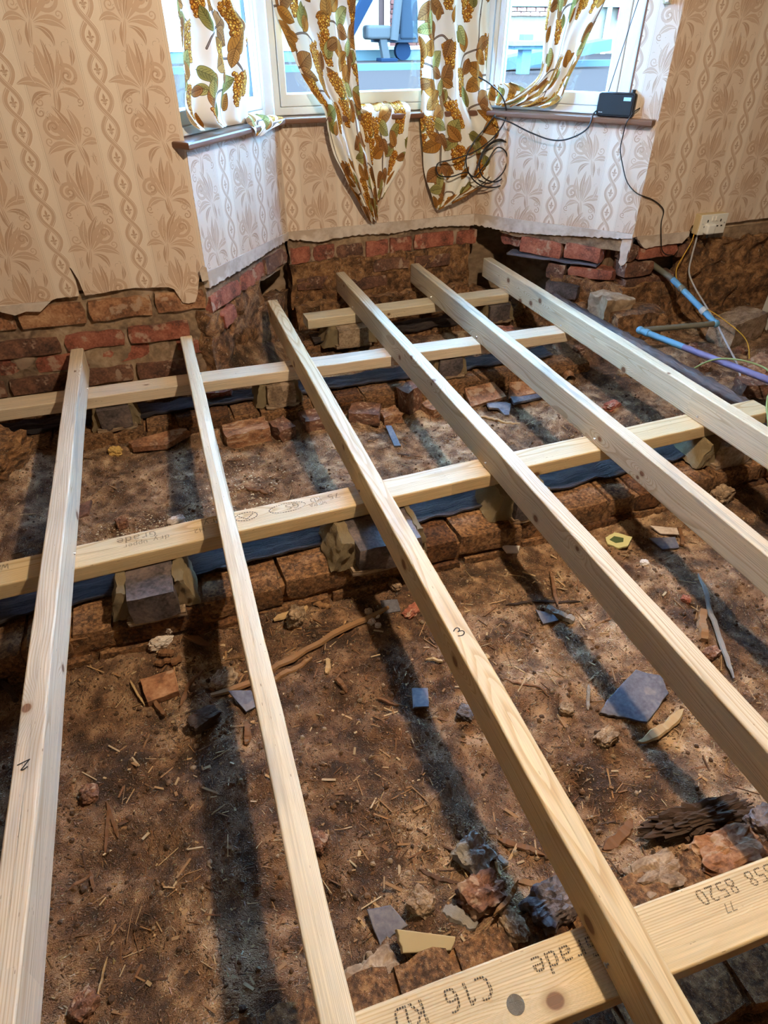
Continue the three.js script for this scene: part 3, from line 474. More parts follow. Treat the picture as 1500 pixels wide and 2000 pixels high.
// ink on the timbers
function ink(parent, w, h, px, draw, pos, turn = 0, col = '#2a2622') {
  const c = canvas(px, Math.round(px * h / w)), g = c.getContext('2d'); g.fillStyle = '#000'; g.fillRect(0, 0, c.width, c.height); g.fillStyle = g.strokeStyle = '#fff'; draw(g, c.width, c.height);
  const m = add(parent, 'ink_mark', new THREE.PlaneGeometry(w, h).rotateX(-Math.PI / 2).rotateY(turn), new THREE.MeshStandardMaterial({ color: col, alphaMap: tex(c, false), transparent: true, roughness: 0.9 }), pos); return m;
}
const dotted = (g, s, x, y, size, skew = 0) => { g.save(); g.translate(x, y); g.transform(1, 0, skew, 1, 0, 0); g.font = size * 1.15 + 'px monospace'; g.fillText(s, 0, 0); g.strokeStyle = '#000'; g.lineWidth = size * 0.035; for (let i = -2; i < s.length * 8 + 4; i++) { g.beginPath(); g.moveTo(i * size * 0.11, size * 0.3); g.lineTo(i * size * 0.11 + size * 0.25, -size * 1.1); g.stroke(); } for (let i = 0; i < 9; i++) { g.beginPath(); g.moveTo(0, -i * size * 0.125); g.lineTo(s.length * size, -i * size * 0.125); g.stroke(); } g.restore(); };
// handwritten numbers: joist local x runs to the window, z to the right
ink(joists[0], 0.03, 0.03, 128, (g, w) => { g.lineWidth = 10; g.lineCap = 'round'; g.lineJoin = 'round'; g.beginPath(); g.moveTo(w * 0.12, w * 0.3); g.lineTo(w * 0.72, w * 0.18); g.lineTo(w * 0.3, w * 0.68); g.quadraticCurveTo(w * 0.38, w * 0.78, w * 0.6, w * 0.62); g.stroke(); }, [0.95 + 0.755, 0.0006, -0.002], Math.PI / 2 * -1 + 0.1, '#17151a');
ink(joists[2], 0.034, 0.034, 128, (g, w) => { g.lineWidth = 9; g.lineCap = 'round'; g.lineJoin = 'round'; g.beginPath(); g.moveTo(w * 0.22, w * 0.3); g.quadraticCurveTo(w * 0.55, w * 0.05, w * 0.62, w * 0.28); g.quadraticCurveTo(w * 0.6, w * 0.44, w * 0.42, w * 0.46); g.quadraticCurveTo(w * 0.8, w * 0.46, w * 0.72, w * 0.68); g.quadraticCurveTo(w * 0.55, w * 0.92, w * 0.25, w * 0.74); g.stroke(); }, [0.95 + 0.80, 0.0006, -0.002], -Math.PI / 2 + 0.2, '#17151a');
// printed grade stamps, upside down as seen from the room
const pr = (b, x, w, draw, dz = -0.004) => ink(bearers[b], w, 0.07, Math.round(w * 1800), draw, [x + 1.12, 0.0006, dz], Math.PI, '#4a4038');
pr(3, 0.62, 0.3, (g, w, h) => { dotted(g, '2558 8520', w * 0.04, h * 0.97, h * 0.38, 0.1); dotted(g, '77', w * 0.42, h * 0.56, h * 0.22); dotted(g, '29', w * 0.12, h * 0.55, h * 0.24); });
pr(3, 0.345, 0.16, (g, w, h) => dotted(g, 'Grade', w * 0.04, h * 0.9, h * 0.46));
pr(3, 0.10, 0.3, (g, w, h) => { dotted(g, 'C16 KD', w * 0.02, h * 0.92, h * 0.5, 0.1); dotted(g, 'UK T', w * 0.5, h * 0.5, h * 0.42, 0.1); });
pr(2, -0.215, 0.2, (g, w, h) => { dotted(g, 'Grade', w * 0.18, h * 0.94, h * 0.42); dotted(g, 'dry', w * 0.02, h * 0.55, h * 0.3); dotted(g, 'upper', w * 0.3, h * 0.5, h * 0.26); });
pr(2, -0.03, 0.13, (g, w, h) => { dotted(g, 'Dry', w * 0.1, h * 0.9, h * 0.36); dotted(g, 'H2', w * 0.5, h * 0.5, h * 0.3); });
pr(2, 0.2, 0.34, (g, w, h) => {
  g.lineWidth = 5; g.setLineDash([9, 4]); g.beginPath(); g.ellipse(w * 0.84, h * 0.6, w * 0.09, h * 0.26, 0, 0, 7); g.stroke(); g.beginPath(); g.moveTo(w * 0.78, h * 0.7); g.lineTo(w * 0.84, h * 0.42); g.lineTo(w * 0.9, h * 0.7); g.stroke();
  g.beginPath(); g.ellipse(w * 0.5, h * 0.6, w * 0.15, h * 0.28, 0, 0, 7); g.stroke(); g.setLineDash([]); dotted(g, 'GS', w * 0.4, h * 0.78, h * 0.42); dotted(g, 'KD', w * 0.2, h * 0.86, h * 0.36); dotted(g, 'WPPA', w * 0.18, h * 0.5, h * 0.26); dotted(g, '75', w * 0.04, h * 0.84, h * 0.4);
});
pr(2, -0.57, 0.16, (g, w, h) => { dotted(g, 'WHT', w * 0.1, h * 0.9, h * 0.36); dotted(g, 'C16', w * 0.4, h * 0.5, h * 0.3); });
// the big grey knot on the nearest bearer
add(bearers[3], 'knot', cyl(0.0125, 0.0125, 0.003, 24), std('#6f6a60', 0.85, { bumpMap: brickB[1], bumpScale: 0.002 }), [0.298 + 1.12 - 0.032, -0.0009, 0.012]);
// ---------------------------------------------------------------- honeycomb sleeper walls, felt and piers under the bearers
function sleeper(label, x0, x1, zf, depth, top, seed) {   // zf(x): the face turned to the room
  const o = struct('sleeper_wall', label, 'sleeper wall'); let x = x0, i = 0;
  while (x < x1) {
    const hd = rr(0, 1) < 0.7, w = hd ? rr(0.104, 0.112) : rr(0.21, 0.22), zc = zf(x + w / 2), h = 0.068, y = top - h + rr(-0.005, 0.004), mat = i % 5 === 2 ? M.cakeDark : M.cake;
    add(o, 'brick', brickShape(Math.round((w - 0.006) * 200) / 200, h, Math.round(depth * 100) / 100, (i * 3 + seed) % 5), mat, [x + w / 2, y + h / 2, zc - depth / 2 + rr(-0.008, 0.008)], [rr(-0.02, 0.02), rr(-0.03, 0.03), rr(-0.015, 0.015)]);
    x += w; i++;
  }
  x = x0 - 0.05;
  while (x < x1) { const w = rr(0.2, 0.22), zc = zf(x + w / 2) + 0.012; add(o, 'brick', brickShape(Math.round((w - 0.008) * 200) / 200, 0.07, Math.round(depth * 100) / 100, (i++) % 5), i % 3 ? M.cake : M.cakeDark, [x + w / 2, top - 0.075 - 0.035, zc - depth / 2 + rr(-0.006, 0.006)], [0, rr(-0.02, 0.02), 0]); x += w; }
  const g = new THREE.BoxGeometry(x1 - x0, 0.12, depth * 0.9, Math.round((x1 - x0) / 0.03), 5, 6).translate((x0 + x1) / 2, top - 0.075, 0), p = g.attributes.position, uv = g.attributes.uv;
  for (let k = 0; k < p.count; k++) { uv.setXY(k, p.getX(k) / 0.7, (p.getY(k) + p.getZ(k)) / 0.7); p.setZ(k, p.getZ(k) + zf(p.getX(k)) - depth / 2); } rough(g, 0.008, 14, seed);
  add(o, 'earth_bedding', g, M.cake); return o;
}
sleeper('earth-caked sleeper wall under the middle bearer', -1.15, 2.05, (x) => -1.292 - 0.046 * x, 0.21, -0.236, 1);
sleeper('brick sleeper wall in front of the bay opening', -1.15, 1.72, () => -2.285, 0.2, -0.236, 2);
sleeper('low sleeper wall in the bay under the short bearer', 0.55, 1.7, (x) => -2.83 - 0.03 * x, 0.16, -0.225, 3);
sleeper('sleeper wall below the nearest bearer', -1.15, 2.3, (x) => -0.145 + 0.015 * x, 0.24, -0.262, 4);
function felt(label, x0, x1, zc, w, y) {
  const g = new THREE.BoxGeometry(x1 - x0, 0.006, w, Math.round((x1 - x0) / 0.02), 1, 8), p = g.attributes.position;
  for (let k = 0; k < p.count; k++) { const x = p.getX(k) + (x0 + x1) / 2, z = p.getZ(k); p.setXYZ(k, x, y + p.getY(k) + 0.008 * n2(x * 9, z * 14) + 0.003 * n2(x * 40, z * 40), zc(x) + z * (1 + 0.12 * n2(x * 6, 3)) + 0.006 * n2(x * 5, 9)); }
  g.computeVertexNormals(); return single('damp_proof_strip', label, 'felt strip', g, M.felt);
}
felt('black bitumen felt strip under the middle bearer', -1.1, 2.0, (x) => -1.462 - 0.046 * x, 0.12, -0.222);
felt('black bitumen felt strip under the second bearer', -1.1, 1.6, () => -2.43, 0.1, -0.222);
felt('black bitumen felt strip under the short bay bearer', 0.6, 1.55, (x) => -2.88 - 0.03 * x, 0.12, -0.214);
function pier(label, x0, x1, zf, zb, y0, y1, mat, hl = 0.05, hr = 0.05) {
  const o = thing('brick_pier', label, 'brick pier'); o.position.set((x0 + x1) / 2, y0, (zf + zb) / 2); const w = x1 - x0, d = zf - zb, h = y1 - y0;
  add(o, 'brick', brickShape(Math.round(w * 200) / 200, Math.round(h * 200) / 200, Math.round(d * 200) / 200, bcount++ % 5), mat, [0, h / 2, 0]);
  for (const [s, e] of [[-1, hl], [1, hr]]) if (e) {
    const g = new THREE.BoxGeometry(e, h * 1.05, d * 0.8, 6, 8, 10), p = g.attributes.position; for (let i = 0; i < p.count; i++) { const t = (p.getY(i) / (h * 1.05) + 0.5), outer = s > 0 ? p.getX(i) / e + 0.5 : 0.5 - p.getX(i) / e; p.setX(i, p.getX(i) - s * t * outer * e * 0.55); }
    add(o, 'mortar_haunch', rough(rough(g, 0.005, 20, x0), 0.003, 60, x0), M.haunch, [s * (w / 2 + e / 2 - 0.003), h * 0.49, -d * 0.06]);
  }
  add(o, 'mortar_bed', rough(new THREE.BoxGeometry(w * 1.15, 0.014, d * 0.95, 6, 2, 6), 0.004, 30, 2), M.mortar, [0, 0.0, 0]);
  return o;
}
pier('black brick pier with mortar cheeks under the middle bearer, left of the wavy joist', -0.247, -0.125, -1.262, -1.46, -0.228, -0.1415, M.eng);
pier('black brick pier with a mortar fillet under the middle bearer at the joist marked 3', 0.345, 0.535, -1.262, -1.48, -0.228, -0.1415, M.eng, 0.07, 0.03);
pier('half-hidden dark pier under the middle bearer below the shaded joist', 0.86, 0.97, -1.335, -1.5, -0.228, -0.1415, M.eng, 0.07, 0.03);
pier('mortar-smeared pier under the middle bearer near its right end', 1.66, 1.79, -1.385, -1.58, -0.228, -0.1415, M.mortar, 0.07, 0.05);
pier('pier under the middle bearer at the left edge', -0.78, -0.67, -1.24, -1.44, -0.228, -0.1415, M.eng);
pier('cream mortared pier under the second bearer beside the joist marked 3', 0.285, 0.40, -2.30, -2.43, -0.228, -0.1415, M.mortar, 0.05, 0.03);
pier('dark pier under the second bearer below the left joist', -0.34, -0.22, -2.31, -2.43, -0.228, -0.1415, M.eng, 0.03, 0.03);
pier('pier under the second bearer between the right joists', 1.02, 1.13, -2.33, -2.43, -0.228, -0.1415, M.eng, 0.03, 0.03);
pier('lumpy grey mortar pier under the left end of the short bay bearer', 0.70, 0.85, -2.775, -2.93, -0.225, -0.1415, M.mortar, 0.07, 0.05);
pier('pier under the right end of the short bay bearer', 1.50, 1.62, -2.84, -2.97, -0.225, -0.1415, M.eng, 0.03, 0.03);
for (const [x, l] of [[-0.75, 'pier under the nearest bearer, left of the wavy joist'], [1.25, 'pier under the nearest bearer, far right'], [0.2, 'pier under the nearest bearer between the two middle joists']]) pier(l, x, x + 0.11, -0.165, -0.3, -0.255, -0.1415, M.eng, 0.03, 0.03);
// ---------------------------------------------------------------- pendant lamp that lights the room
{
  const o = thing('pendant_lamp', 'warm bulb hanging from the ceiling under an added shade, above the picture', 'lamp'); o.position.set(0.8, CEIL, -0.85);
  add(o, 'ceiling_rose', cyl(0.045, 0.05, 0.025, 24), M.white, [0, -0.0125, 0]); add(o, 'flex', cyl(0.003, 0.003, 0.63, 8), M.white, [0, -0.34, 0]); add(o, 'lamp_holder', cyl(0.016, 0.02, 0.06, 20), M.white, [0, -0.68, 0]);
  add(o, 'bulb', new THREE.SphereGeometry(0.034, 24, 16), new THREE.MeshStandardMaterial({ color: '#fff4e0', emissive: new THREE.Color().setRGB(1, 0.84, 0.62), emissiveIntensity: 6 }), [0, -0.74, 0]);
  add(o, 'added_lamp_shade', new THREE.LatheGeometry([[0.045, -0.62], [0.06, -0.622], [0.152, -0.758], [0.155, -0.76], [0.150, -0.758], [0.055, -0.627], [0.045, -0.625]].map((p) => new THREE.Vector2(...p)), 40), std('#b59a78', 0.9, { side: THREE.DoubleSide }));  // unseen shade added to keep lamp light off ceiling and upper walls
  const l = new THREE.PointLight(new THREE.Color().setRGB(1, 0.84, 0.62), 10.8); l.position.set(0, -0.74, 0); l.castShadow = true; l.shadow.radius = 1.7; l.shadow.mapSize.set(2048, 2048); l.name = 'bulb_light'; o.add(l);
}
// ---------------------------------------------------------------- curtains
const cat = (a, b, c, d, t) => 0.5 * (2 * b + (c - a) * t + (2 * a - 5 * b + 4 * c - d) * t * t + (3 * b - a - 3 * c + d) * t * t * t);
function clothGeo(rows, folds, amp, wide, seed, vo = 0) {   // rows: [uL, yL, uR, yR, w] from top to bottom
  const nu = 72, nv = 16 * (rows.length - 1), pos = [], uv = [], idx = [], R = (i) => rows[clamp(i, 0, rows.length - 1)]; let vv = vo, last = null;
  for (let j = 0; j <= nv; j++) {
    const f = j / 16, i = Math.min(Math.floor(f), rows.length - 2), t = f - i, e = [0, 1, 2, 3, 4].map((k) => cat(R(i - 1)[k], R(i)[k], R(i + 1)[k], R(i + 2)[k], t));
    const m = [(e[0] + e[2]) / 2, (e[1] + e[3]) / 2]; if (last) vv += Math.hypot(m[0] - last[0], m[1] - last[1]); last = m;
    const width = Math.hypot(e[2] - e[0], e[3] - e[1]), a = amp * Math.min(1, width / 0.12 + 0.1);
    for (let k = 0; k <= nu; k++) {
      const s = k / nu, ph = s * folds * 6.283 + seed + 0.8 * n2(vv * 3, seed), w = e[4] + a * (0.75 * Math.sin(ph) + 0.35 * Math.sin(ph * 2.1 + 1 + vv * 4) + 0.5 * n2(s * 3, vv * 5 + seed)) + a * 0.6;
      pos.push(lerp(e[0], e[2], s) + a * 0.3 * Math.cos(ph) * Math.sin(Math.PI * s), lerp(e[1], e[3], s) + 0.004 * n2(s * 5, vv * 6), w); uv.push(s * wide + seed * 0.13, -vv + seed * 0.07);
    }
  }
  for (let j = 0; j < nv; j++) for (let k = 0; k < nu; k++) { const q = j * (nu + 1) + k; idx.push(q, q + nu + 1, q + 1, q + 1, q + nu + 1, q + nu + 2); }
  const g = new THREE.BufferGeometry(); g.setAttribute('position', new THREE.Float32BufferAttribute(pos, 3)); g.setAttribute('uv', new THREE.Float32BufferAttribute(uv, 2)); g.setIndex(idx); g.computeVertexNormals(); return g;
}
function curtain(label, a, b, pieces) { const o = facet(thing('curtain', label, 'curtain', 'floral curtains in the bay'), a, b); for (const [n, ...r] of pieces) add(o, n, clothGeo(...r), cottonM); return o; }
curtain('floral curtain bunched on the left sill with its hem spread over the edge', A, B, [
  ['cloth', [[0.04, 1.98, 0.50, 1.98, -0.03], [0.08, 1.3, 0.42, 1.3, -0.03], [0.084, 1.039, 0.452, 1.047, -0.03], [0.066, 0.975, 0.533, 0.974, -0.025], [0.052, 0.909, 0.524, 0.897, -0.025], [0.028, 0.842, 0.496, 0.818, -0.015], [0.014, 0.774, 0.44, 0.74, -0.01], [0.041, 0.72, 0.431, 0.69, -0.01], [0.101, 0.682, 0.433, 0.672, -0.012]], 2.2, 0.018, 0.46, 1.3],
  ['hem', [[0.43, 0.712, 0.69, 0.668, -0.03], [0.41, 0.695, 0.70, 0.672, 0.0], [0.38, 0.678, 0.685, 0.668, 0.026], [0.40, 0.655, 0.62, 0.652, 0.04], [0.417, 0.628, 0.49, 0.628, 0.036]], 1.6, 0.012, 0.4, 2.1]]);
curtain('floral curtain pulled to a point over the middle sill, left of centre', B, C, [
  ['cloth', [[0.0, 1.98, 0.40, 1.98, -0.04], [0.01, 1.3, 0.37, 1.3, -0.04], [0.025, 1.054, 0.364, 1.057, -0.04], [0.079, 0.891, 0.357, 0.888, -0.02], [0.134, 0.769, 0.356, 0.764, 0.005], [0.188, 0.692, 0.357, 0.688, 0.034], [0.199, 0.605, 0.377, 0.597, 0.045], [0.229, 0.505, 0.395, 0.496, 0.045], [0.287, 0.399, 0.418, 0.39, 0.04], [0.343, 0.308, 0.43, 0.301, 0.034], [0.392, 0.227, 0.436, 0.228, 0.028]], 2.4, 0.02, 0.46, 3.1],
  ['folded_back_corner', [[0.345, 0.70, 0.59, 0.705, -0.05], [0.337, 0.69, 0.592, 0.69, 0.01], [0.337, 0.668, 0.589, 0.664, 0.036], [0.341, 0.617, 0.577, 0.608, 0.038], [0.364, 0.497, 0.564, 0.486, 0.03], [0.402, 0.389, 0.516, 0.414, 0.026], [0.428, 0.31, 0.467, 0.33, 0.022]], 1.2, 0.012, 0.34, 4.6]]);
curtain('floral curtain hanging straight to a diagonal hem, tangled with black cable', B, C, [
  ['cloth', [[0.60, 1.98, 1.0, 1.98, -0.04], [0.63, 1.3, 0.995, 1.3, -0.04], [0.643, 1.059, 0.993, 1.062, -0.04], [0.656, 0.903, 0.987, 0.9, -0.03], [0.655, 0.775, 0.974, 0.768, 0.0], [0.642, 0.693, 0.98, 0.69, 0.036], [0.643, 0.606, 1.064, 0.6, 0.045], [0.656, 0.524, 1.1, 0.512, 0.045], [0.67, 0.439, 1.105, 0.447, 0.042], [0.691, 0.361, 1.062, 0.382, 0.036], [0.724, 0.291, 0.95, 0.335, 0.03], [0.745, 0.25, 0.764, 0.256, 0.026]], 2.8, 0.019, 0.46, 5.2]]);
curtain('floral curtain swept across the right window and heaped on its sill', C, D, [
  ['cloth', [[0.33, 1.98, 0.64, 1.98, -0.03], [0.27, 1.3, 0.58, 1.3, -0.035], [0.243, 1.059, 0.491, 1.056, -0.04], [0.248, 0.956, 0.448, 0.957, -0.04], [0.25, 0.867, 0.42, 0.87, -0.035], [0.24, 0.793, 0.389, 0.797, -0.03], [0.18, 0.74, 0.376, 0.738, -0.02], [0.113, 0.704, 0.356, 0.705, -0.01], [0.06, 0.685, 0.3, 0.684, -0.006]], 2.3, 0.016, 0.55, 6.4],
  ['heap', [[0.01, 0.757, 0.124, 0.77, -0.04], [0.0, 0.73, 0.2, 0.748, -0.03], [0.0, 0.70, 0.21, 0.71, -0.012], [0.02, 0.678, 0.16, 0.682, 0.0]], 2.0, 0.015, 0.45, 7.7]]);
{ const o = thing('curtain_rail', 'white curtain rail round the bay, above the picture', 'rail'), r = offsetPlan(-0.01); add(o, 'rail', merge([0, 1, 2].map((k) => tube([[r[k][0], 2, r[k][1]], [r[k + 1][0], 2, r[k + 1][1]]], 0.008, 4))), M.upvc); }
// ---------------------------------------------------------------- radio on the right sill
{
  const o = facet(thing('radio', 'small black portable radio standing on the right sill', 'radio'), C, D);
  const R = new THREE.Group(); R.name = 'case'; R.position.set(0.616, SILL, 0.008); R.rotation.set(-0.06, 0.0, 0); o.add(R);
  add(R, 'body', rbox(0.156, 0.088, 0.04, 0.012, 0, 0.045, 0, 4), M.black);
  add(R, 'front_grille', rbox(0.142, 0.074, 0.004, 0.008, -0.002, 0.045, 0.0195, 3), std('#101114', 0.75));
  const rim = new THREE.Shape(), hole = new THREE.Path(), rr2 = (s, w, h, r) => { s.moveTo(-w + r, -h); s.lineTo(w - r, -h); s.quadraticCurveTo(w, -h, w, -h + r); s.lineTo(w, h - r); s.quadraticCurveTo(w, h, w - r, h); s.lineTo(-w + r, h); s.quadraticCurveTo(-w, h, -w, h - r); s.lineTo(-w, -h + r); s.quadraticCurveTo(-w, -h, -w + r, -h); };
  rr2(rim, 0.0745, 0.0405, 0.011); rr2(hole, 0.0728, 0.0388, 0.0095); rim.holes.push(hole); add(R, 'chrome_rim', new THREE.ExtrudeGeometry(rim, { depth: 0.003, bevelEnabled: false }), std('#5a5d62', 0.3, { metalness: 0.8 }), [-0.001, 0.045, 0.0185]);
  add(R, 'display', rbox(0.031, 0.013, 0.003, 0.001, 0.045, 0.066, 0.0212), std('#a9cfd6', 0.25)); add(R, 'dial', cyl(0.0085, 0.0085, 0.012, 20), M.black, [0.058, 0.094, 0]);
  add(R, 'badge', merge([cyl(0.0022, 0.0022, 0.001, 12).rotateX(Math.PI / 2), box(0.003, 0.0024, 0.001, 0.0055), box(0.0026, 0.003, 0.001, 0.0092), box(0.0026, 0.0024, 0.001, 0.0124)]), std('#dfe3e6', 0.4), [-0.063, 0.0165, 0.022]);
  add(o, 'antenna', tube([[0.565, SILL + 0.08, -0.014], [0.592, 0.9, -0.014], [0.632, 1.12, -0.014]], 0.0016, 12), M.black);
}
// ---------------------------------------------------------------- cables
const FP = (w, u, y, z) => w.localToWorld(V(u, y, z)).toArray();
single('radio_lead', 'black lead drooping from the radio and coiled on the hanging curtain', 'cable', tube([...[[0.548, 0.69, 0.015], [0.535, 0.678, 0.035], [0.522, 0.622, 0.05], [0.442, 0.576, 0.05], [0.372, 0.568, 0.05], [0.272, 0.591, 0.06], [0.169, 0.627, 0.07], [0.104, 0.645, 0.085]].map((p) => FP(wallBR, ...p)), ...[[0.98, 0.652, 0.11], [0.935, 0.60, 0.105], [0.88, 0.54, 0.1], [0.85, 0.48, 0.1], [0.868, 0.42, 0.1], [0.93, 0.365, 0.1], [1.03, 0.348, 0.1], [1.105, 0.39, 0.1], [1.112, 0.47, 0.1], [1.06, 0.535, 0.105], [0.97, 0.535, 0.11], [0.915, 0.46, 0.115], [0.94, 0.40, 0.11], [1.02, 0.372, 0.105], [1.08, 0.41, 0.1], [1.085, 0.5, 0.1], [1.02, 0.55, 0.105], [0.94, 0.52, 0.11], [0.9, 0.43, 0.115]].map((p) => FP(wallBB, ...p))], 0.0032, 260), M.blackCable);
single('loose_cable', 'black cable hooped over the curtain edge above the coil', 'cable', tube([[0.92, 0.79, 0.03], [0.96, 0.765, 0.07], [1.015, 0.713, 0.1], [1.035, 0.645, 0.11], [1.0, 0.58, 0.11], [0.93, 0.53, 0.115], [0.86, 0.50, 0.115], [0.77, 0.478, 0.1], [0.71, 0.462, 0.085], [0.715, 0.42, 0.085], [0.78, 0.405, 0.085], [0.86, 0.42, 0.095], [0.90, 0.4, 0.1], [0.94, 0.45, 0.12], [1.0, 0.52, 0.12], [1.055, 0.49, 0.115], [1.05, 0.42, 0.115], [0.98, 0.37, 0.112], [0.92, 0.385, 0.11]].map((p) => FP(wallBB, ...p)), 0.003, 220), M.blackCable);
single('aerial_wire', 'thin black wire from the radio down past the wall corner to the hole', 'cable', tube([...[[0.715, 0.702, 0.012], [0.70, 0.69, 0.03], [0.682, 0.655, 0.046], [0.67, 0.6, 0.02], [0.668, 0.55, 0.012], [0.69, 0.49, 0.008], [0.725, 0.425, 0.008], [0.772, 0.388, 0.008]].map((p) => FP(wallBR, ...p)), ...[[0.012, 0.374, 0.008], [0.05, 0.362, 0.006], [0.1, 0.336, 0.008], [0.127, 0.31, 0.012], [0.13, 0.26, 0.012], [0.145, 0.19, 0.02], [0.165, 0.14, 0.02], [0.2, 0.115, 0.015], [0.24, 0.108, 0.01]].map((p) => FP(wallRW, ...p))], 0.0022, 160), M.blackCable);
// ---------------------------------------------------------------- double socket
{
  const o = facet(thing('double_socket', 'white double wall socket on a cream back box', 'socket'), D, [RIGHT, -2.585]);
  const S = new THREE.Group(); S.name = 'fitting'; S.position.set(0.398, 0.240, 0); o.add(S);
  add(S, 'back_box', rbox(0.147, 0.087, 0.036, 0.004, -0.002, 0, 0.018), std('#cdb78d', 0.7)); add(S, 'faceplate', rbox(0.147, 0.087, 0.008, 0.003, 0, 0, 0.04), M.white);
  const dark = std('#1b1714', 0.9); for (const s of [-1, 1]) { add(S, 'earth_slot', box(0.005, 0.011, 0.003, s * 0.036 + 0.0, 0.016, 0.0442), dark); for (const t of [-1, 1]) add(S, 'pin_slot', box(0.0085, 0.0052, 0.003, s * 0.036 + t * 0.0112, -0.008, 0.0442), dark); add(S, 'switch', rbox(0.011, 0.02, 0.005, 0.001, s * 0.01, 0.026, 0.0455), M.white); add(S, 'screw', cyl(0.003, 0.003, 0.002, 10).rotateX(Math.PI / 2).translate(s * 0.06, 0.004, 0.0442), M.steel); }
  const P = facet(thing('plug', 'white plug in the left half of the double socket', 'plug'), D, [RIGHT, -2.585]); add(P, 'body', rbox(0.048, 0.046, 0.03, 0.009, 0.368, 0.226, 0.0605, 3), std('#eceae4', 0.4)); add(P, 'cable_grip', cyl(0.005, 0.006, 0.02, 12), M.black, [0.368, 0.195, 0.056]);
}
const cream = std('#bfa98a', 0.7), greyC = std('#b7b7bb', 0.6), yel = std('#c79b32', 0.6), gy = std('#86965a', 0.6);
single('grey_cable', 'pale grey mains cable hanging from the socket behind the blue pipe', 'cable', tube([...[[0.345, 0.2, 0.02], [0.343, 0.16, 0.024], [0.338, 0.1, 0.03], [0.33, 0.03, 0.05], [0.345, -0.03, 0.1], [0.372, -0.09, 0.16], [0.372, -0.15, 0.27], [0.34, -0.2, 0.4], [0.30, -0.235, 0.52], [0.25, -0.25, 0.6]].map((p) => FP(wallRW, ...p))], 0.0042, 90), greyC);
single('yellow_cable', 'yellow earth cable hanging beside the grey one from the socket', 'cable', tube([...[[0.325, 0.2, 0.02], [0.318, 0.165, 0.025], [0.29, 0.11, 0.03], [0.255, 0.05, 0.045], [0.245, 0.0, 0.09], [0.27, -0.05, 0.17], [0.36, -0.11, 0.3], [0.41, -0.17, 0.42], [0.36, -0.22, 0.52], [0.27, -0.245, 0.61]].map((p) => FP(wallRW, ...p))], 0.0026, 90), yel);
single('earth_cable', 'green and yellow earth wire looped over the blue pipe to the bearer end', 'cable', tube([[1.83, -0.235, -1.93], [1.95, -0.2, -1.97], [2.02, -0.10, -1.9], [2.07, -0.072, -1.82], [2.11, -0.072, -1.73], [2.07, -0.076, -1.64], [1.985, -0.085, -1.57], [1.90, -0.087, -1.49], [1.86, -0.13, -1.42], [1.85, -0.22, -1.38], [1.87, -0.3, -1.33]], 0.0036, 90), gy);
// ---------------------------------------------------------------- pipes
const bluePaint = new THREE.MeshStandardMaterial({ color: '#5f97b8', roughness: 0.55, bumpMap: brickB[0], bumpScale: 0.0008 }), verdi = std('#68675a', 0.6), purple = std('#6f6b92', 0.45);
{
  const o = thing('water_pipe', 'blue painted copper pipe elbowing out of the wall hole and along the joists', 'pipe'), r = 0.0135;
  const E1 = [2.315, -0.10, -2.221], E2 = [1.942, -0.10, -2.261], seg = (a, b, m, n, rad = r) => add(o, n, tube([a, [(a[0] + b[0]) / 2, (a[1] + b[1]) / 2, (a[2] + b[2]) / 2], b], rad, 8, 14), m);
  seg([2.235, 0.065, -2.70], [2.262, 0.02, -2.50], verdi, 'pipe_stub'); seg([2.262, 0.02, -2.50], E1, bluePaint, 'upper_pipe'); seg(E1, E2, verdi, 'cross_pipe', 0.0125); seg(E2, [2.0, -0.10, -2.045], bluePaint, 'lower_pipe'); seg([2.0, -0.10, -2.045], [2.33, -0.10, -0.82], purple, 'lower_pipe');
  for (const [p, m] of [[E1, bluePaint], [E2, bluePaint]]) add(o, 'elbow', new THREE.SphereGeometry(0.0175, 16, 12), m, p);
  for (const t of [0.22, 0.72]) add(o, 'joint_collar', new THREE.CylinderGeometry(0.0165, 0.0165, 0.024, 16).rotateX(Math.PI / 2), t > 0.5 ? std('#b9b3a6', 0.5) : verdi, [lerp(2.262, E1[0], t), lerp(0.02, E1[1], t), lerp(-2.5, E1[2], t)], [0.4, 0.19, 0]);
  add(o, 'joint_collar', new THREE.CylinderGeometry(0.0165, 0.0165, 0.02, 16).rotateX(Math.PI / 2), bluePaint, [1.952, -0.1, -2.225], [0, 0.27, 0]); add(o, 'pipe_foot', box(0.03, 0.16, 0.03), M.mortar, [2.15, -0.19, -1.5]);
}
single('waste_pipe', 'thick black old pipe lying beside the rightmost joist', 'pipe', rough(tube([[1.788, -0.095, -2.76], [1.80, -0.10, -2.63], [1.86, -0.125, -2.3], [1.94, -0.155, -1.9], [2.0, -0.18, -1.6], [2.06, -0.2, -1.25], [2.12, -0.22, -0.8]], 0.026, 90, 18), 0.006, 22), new THREE.MeshStandardMaterial({ map: engT, roughness: 0.55, bumpMap: brickB[2], bumpScale: 0.006 }));
// small white hook at the edge of the bay
{ const o = facet(thing('curtain_hook', 'small white tie-back hook at the right wall edge', 'hook'), C, D); add(o, 'backing', rbox(0.03, 0.07, 0.012, 0.002, 0.735, 1.075, 0.006), std('#cdbf9c', 0.7)); add(o, 'hook', merge([rbox(0.016, 0.05, 0.01, 0.003, 0.738, 1.07, 0.016), rbox(0.014, 0.012, 0.03, 0.003, 0.742, 1.05, 0.03)]), M.upvc); }
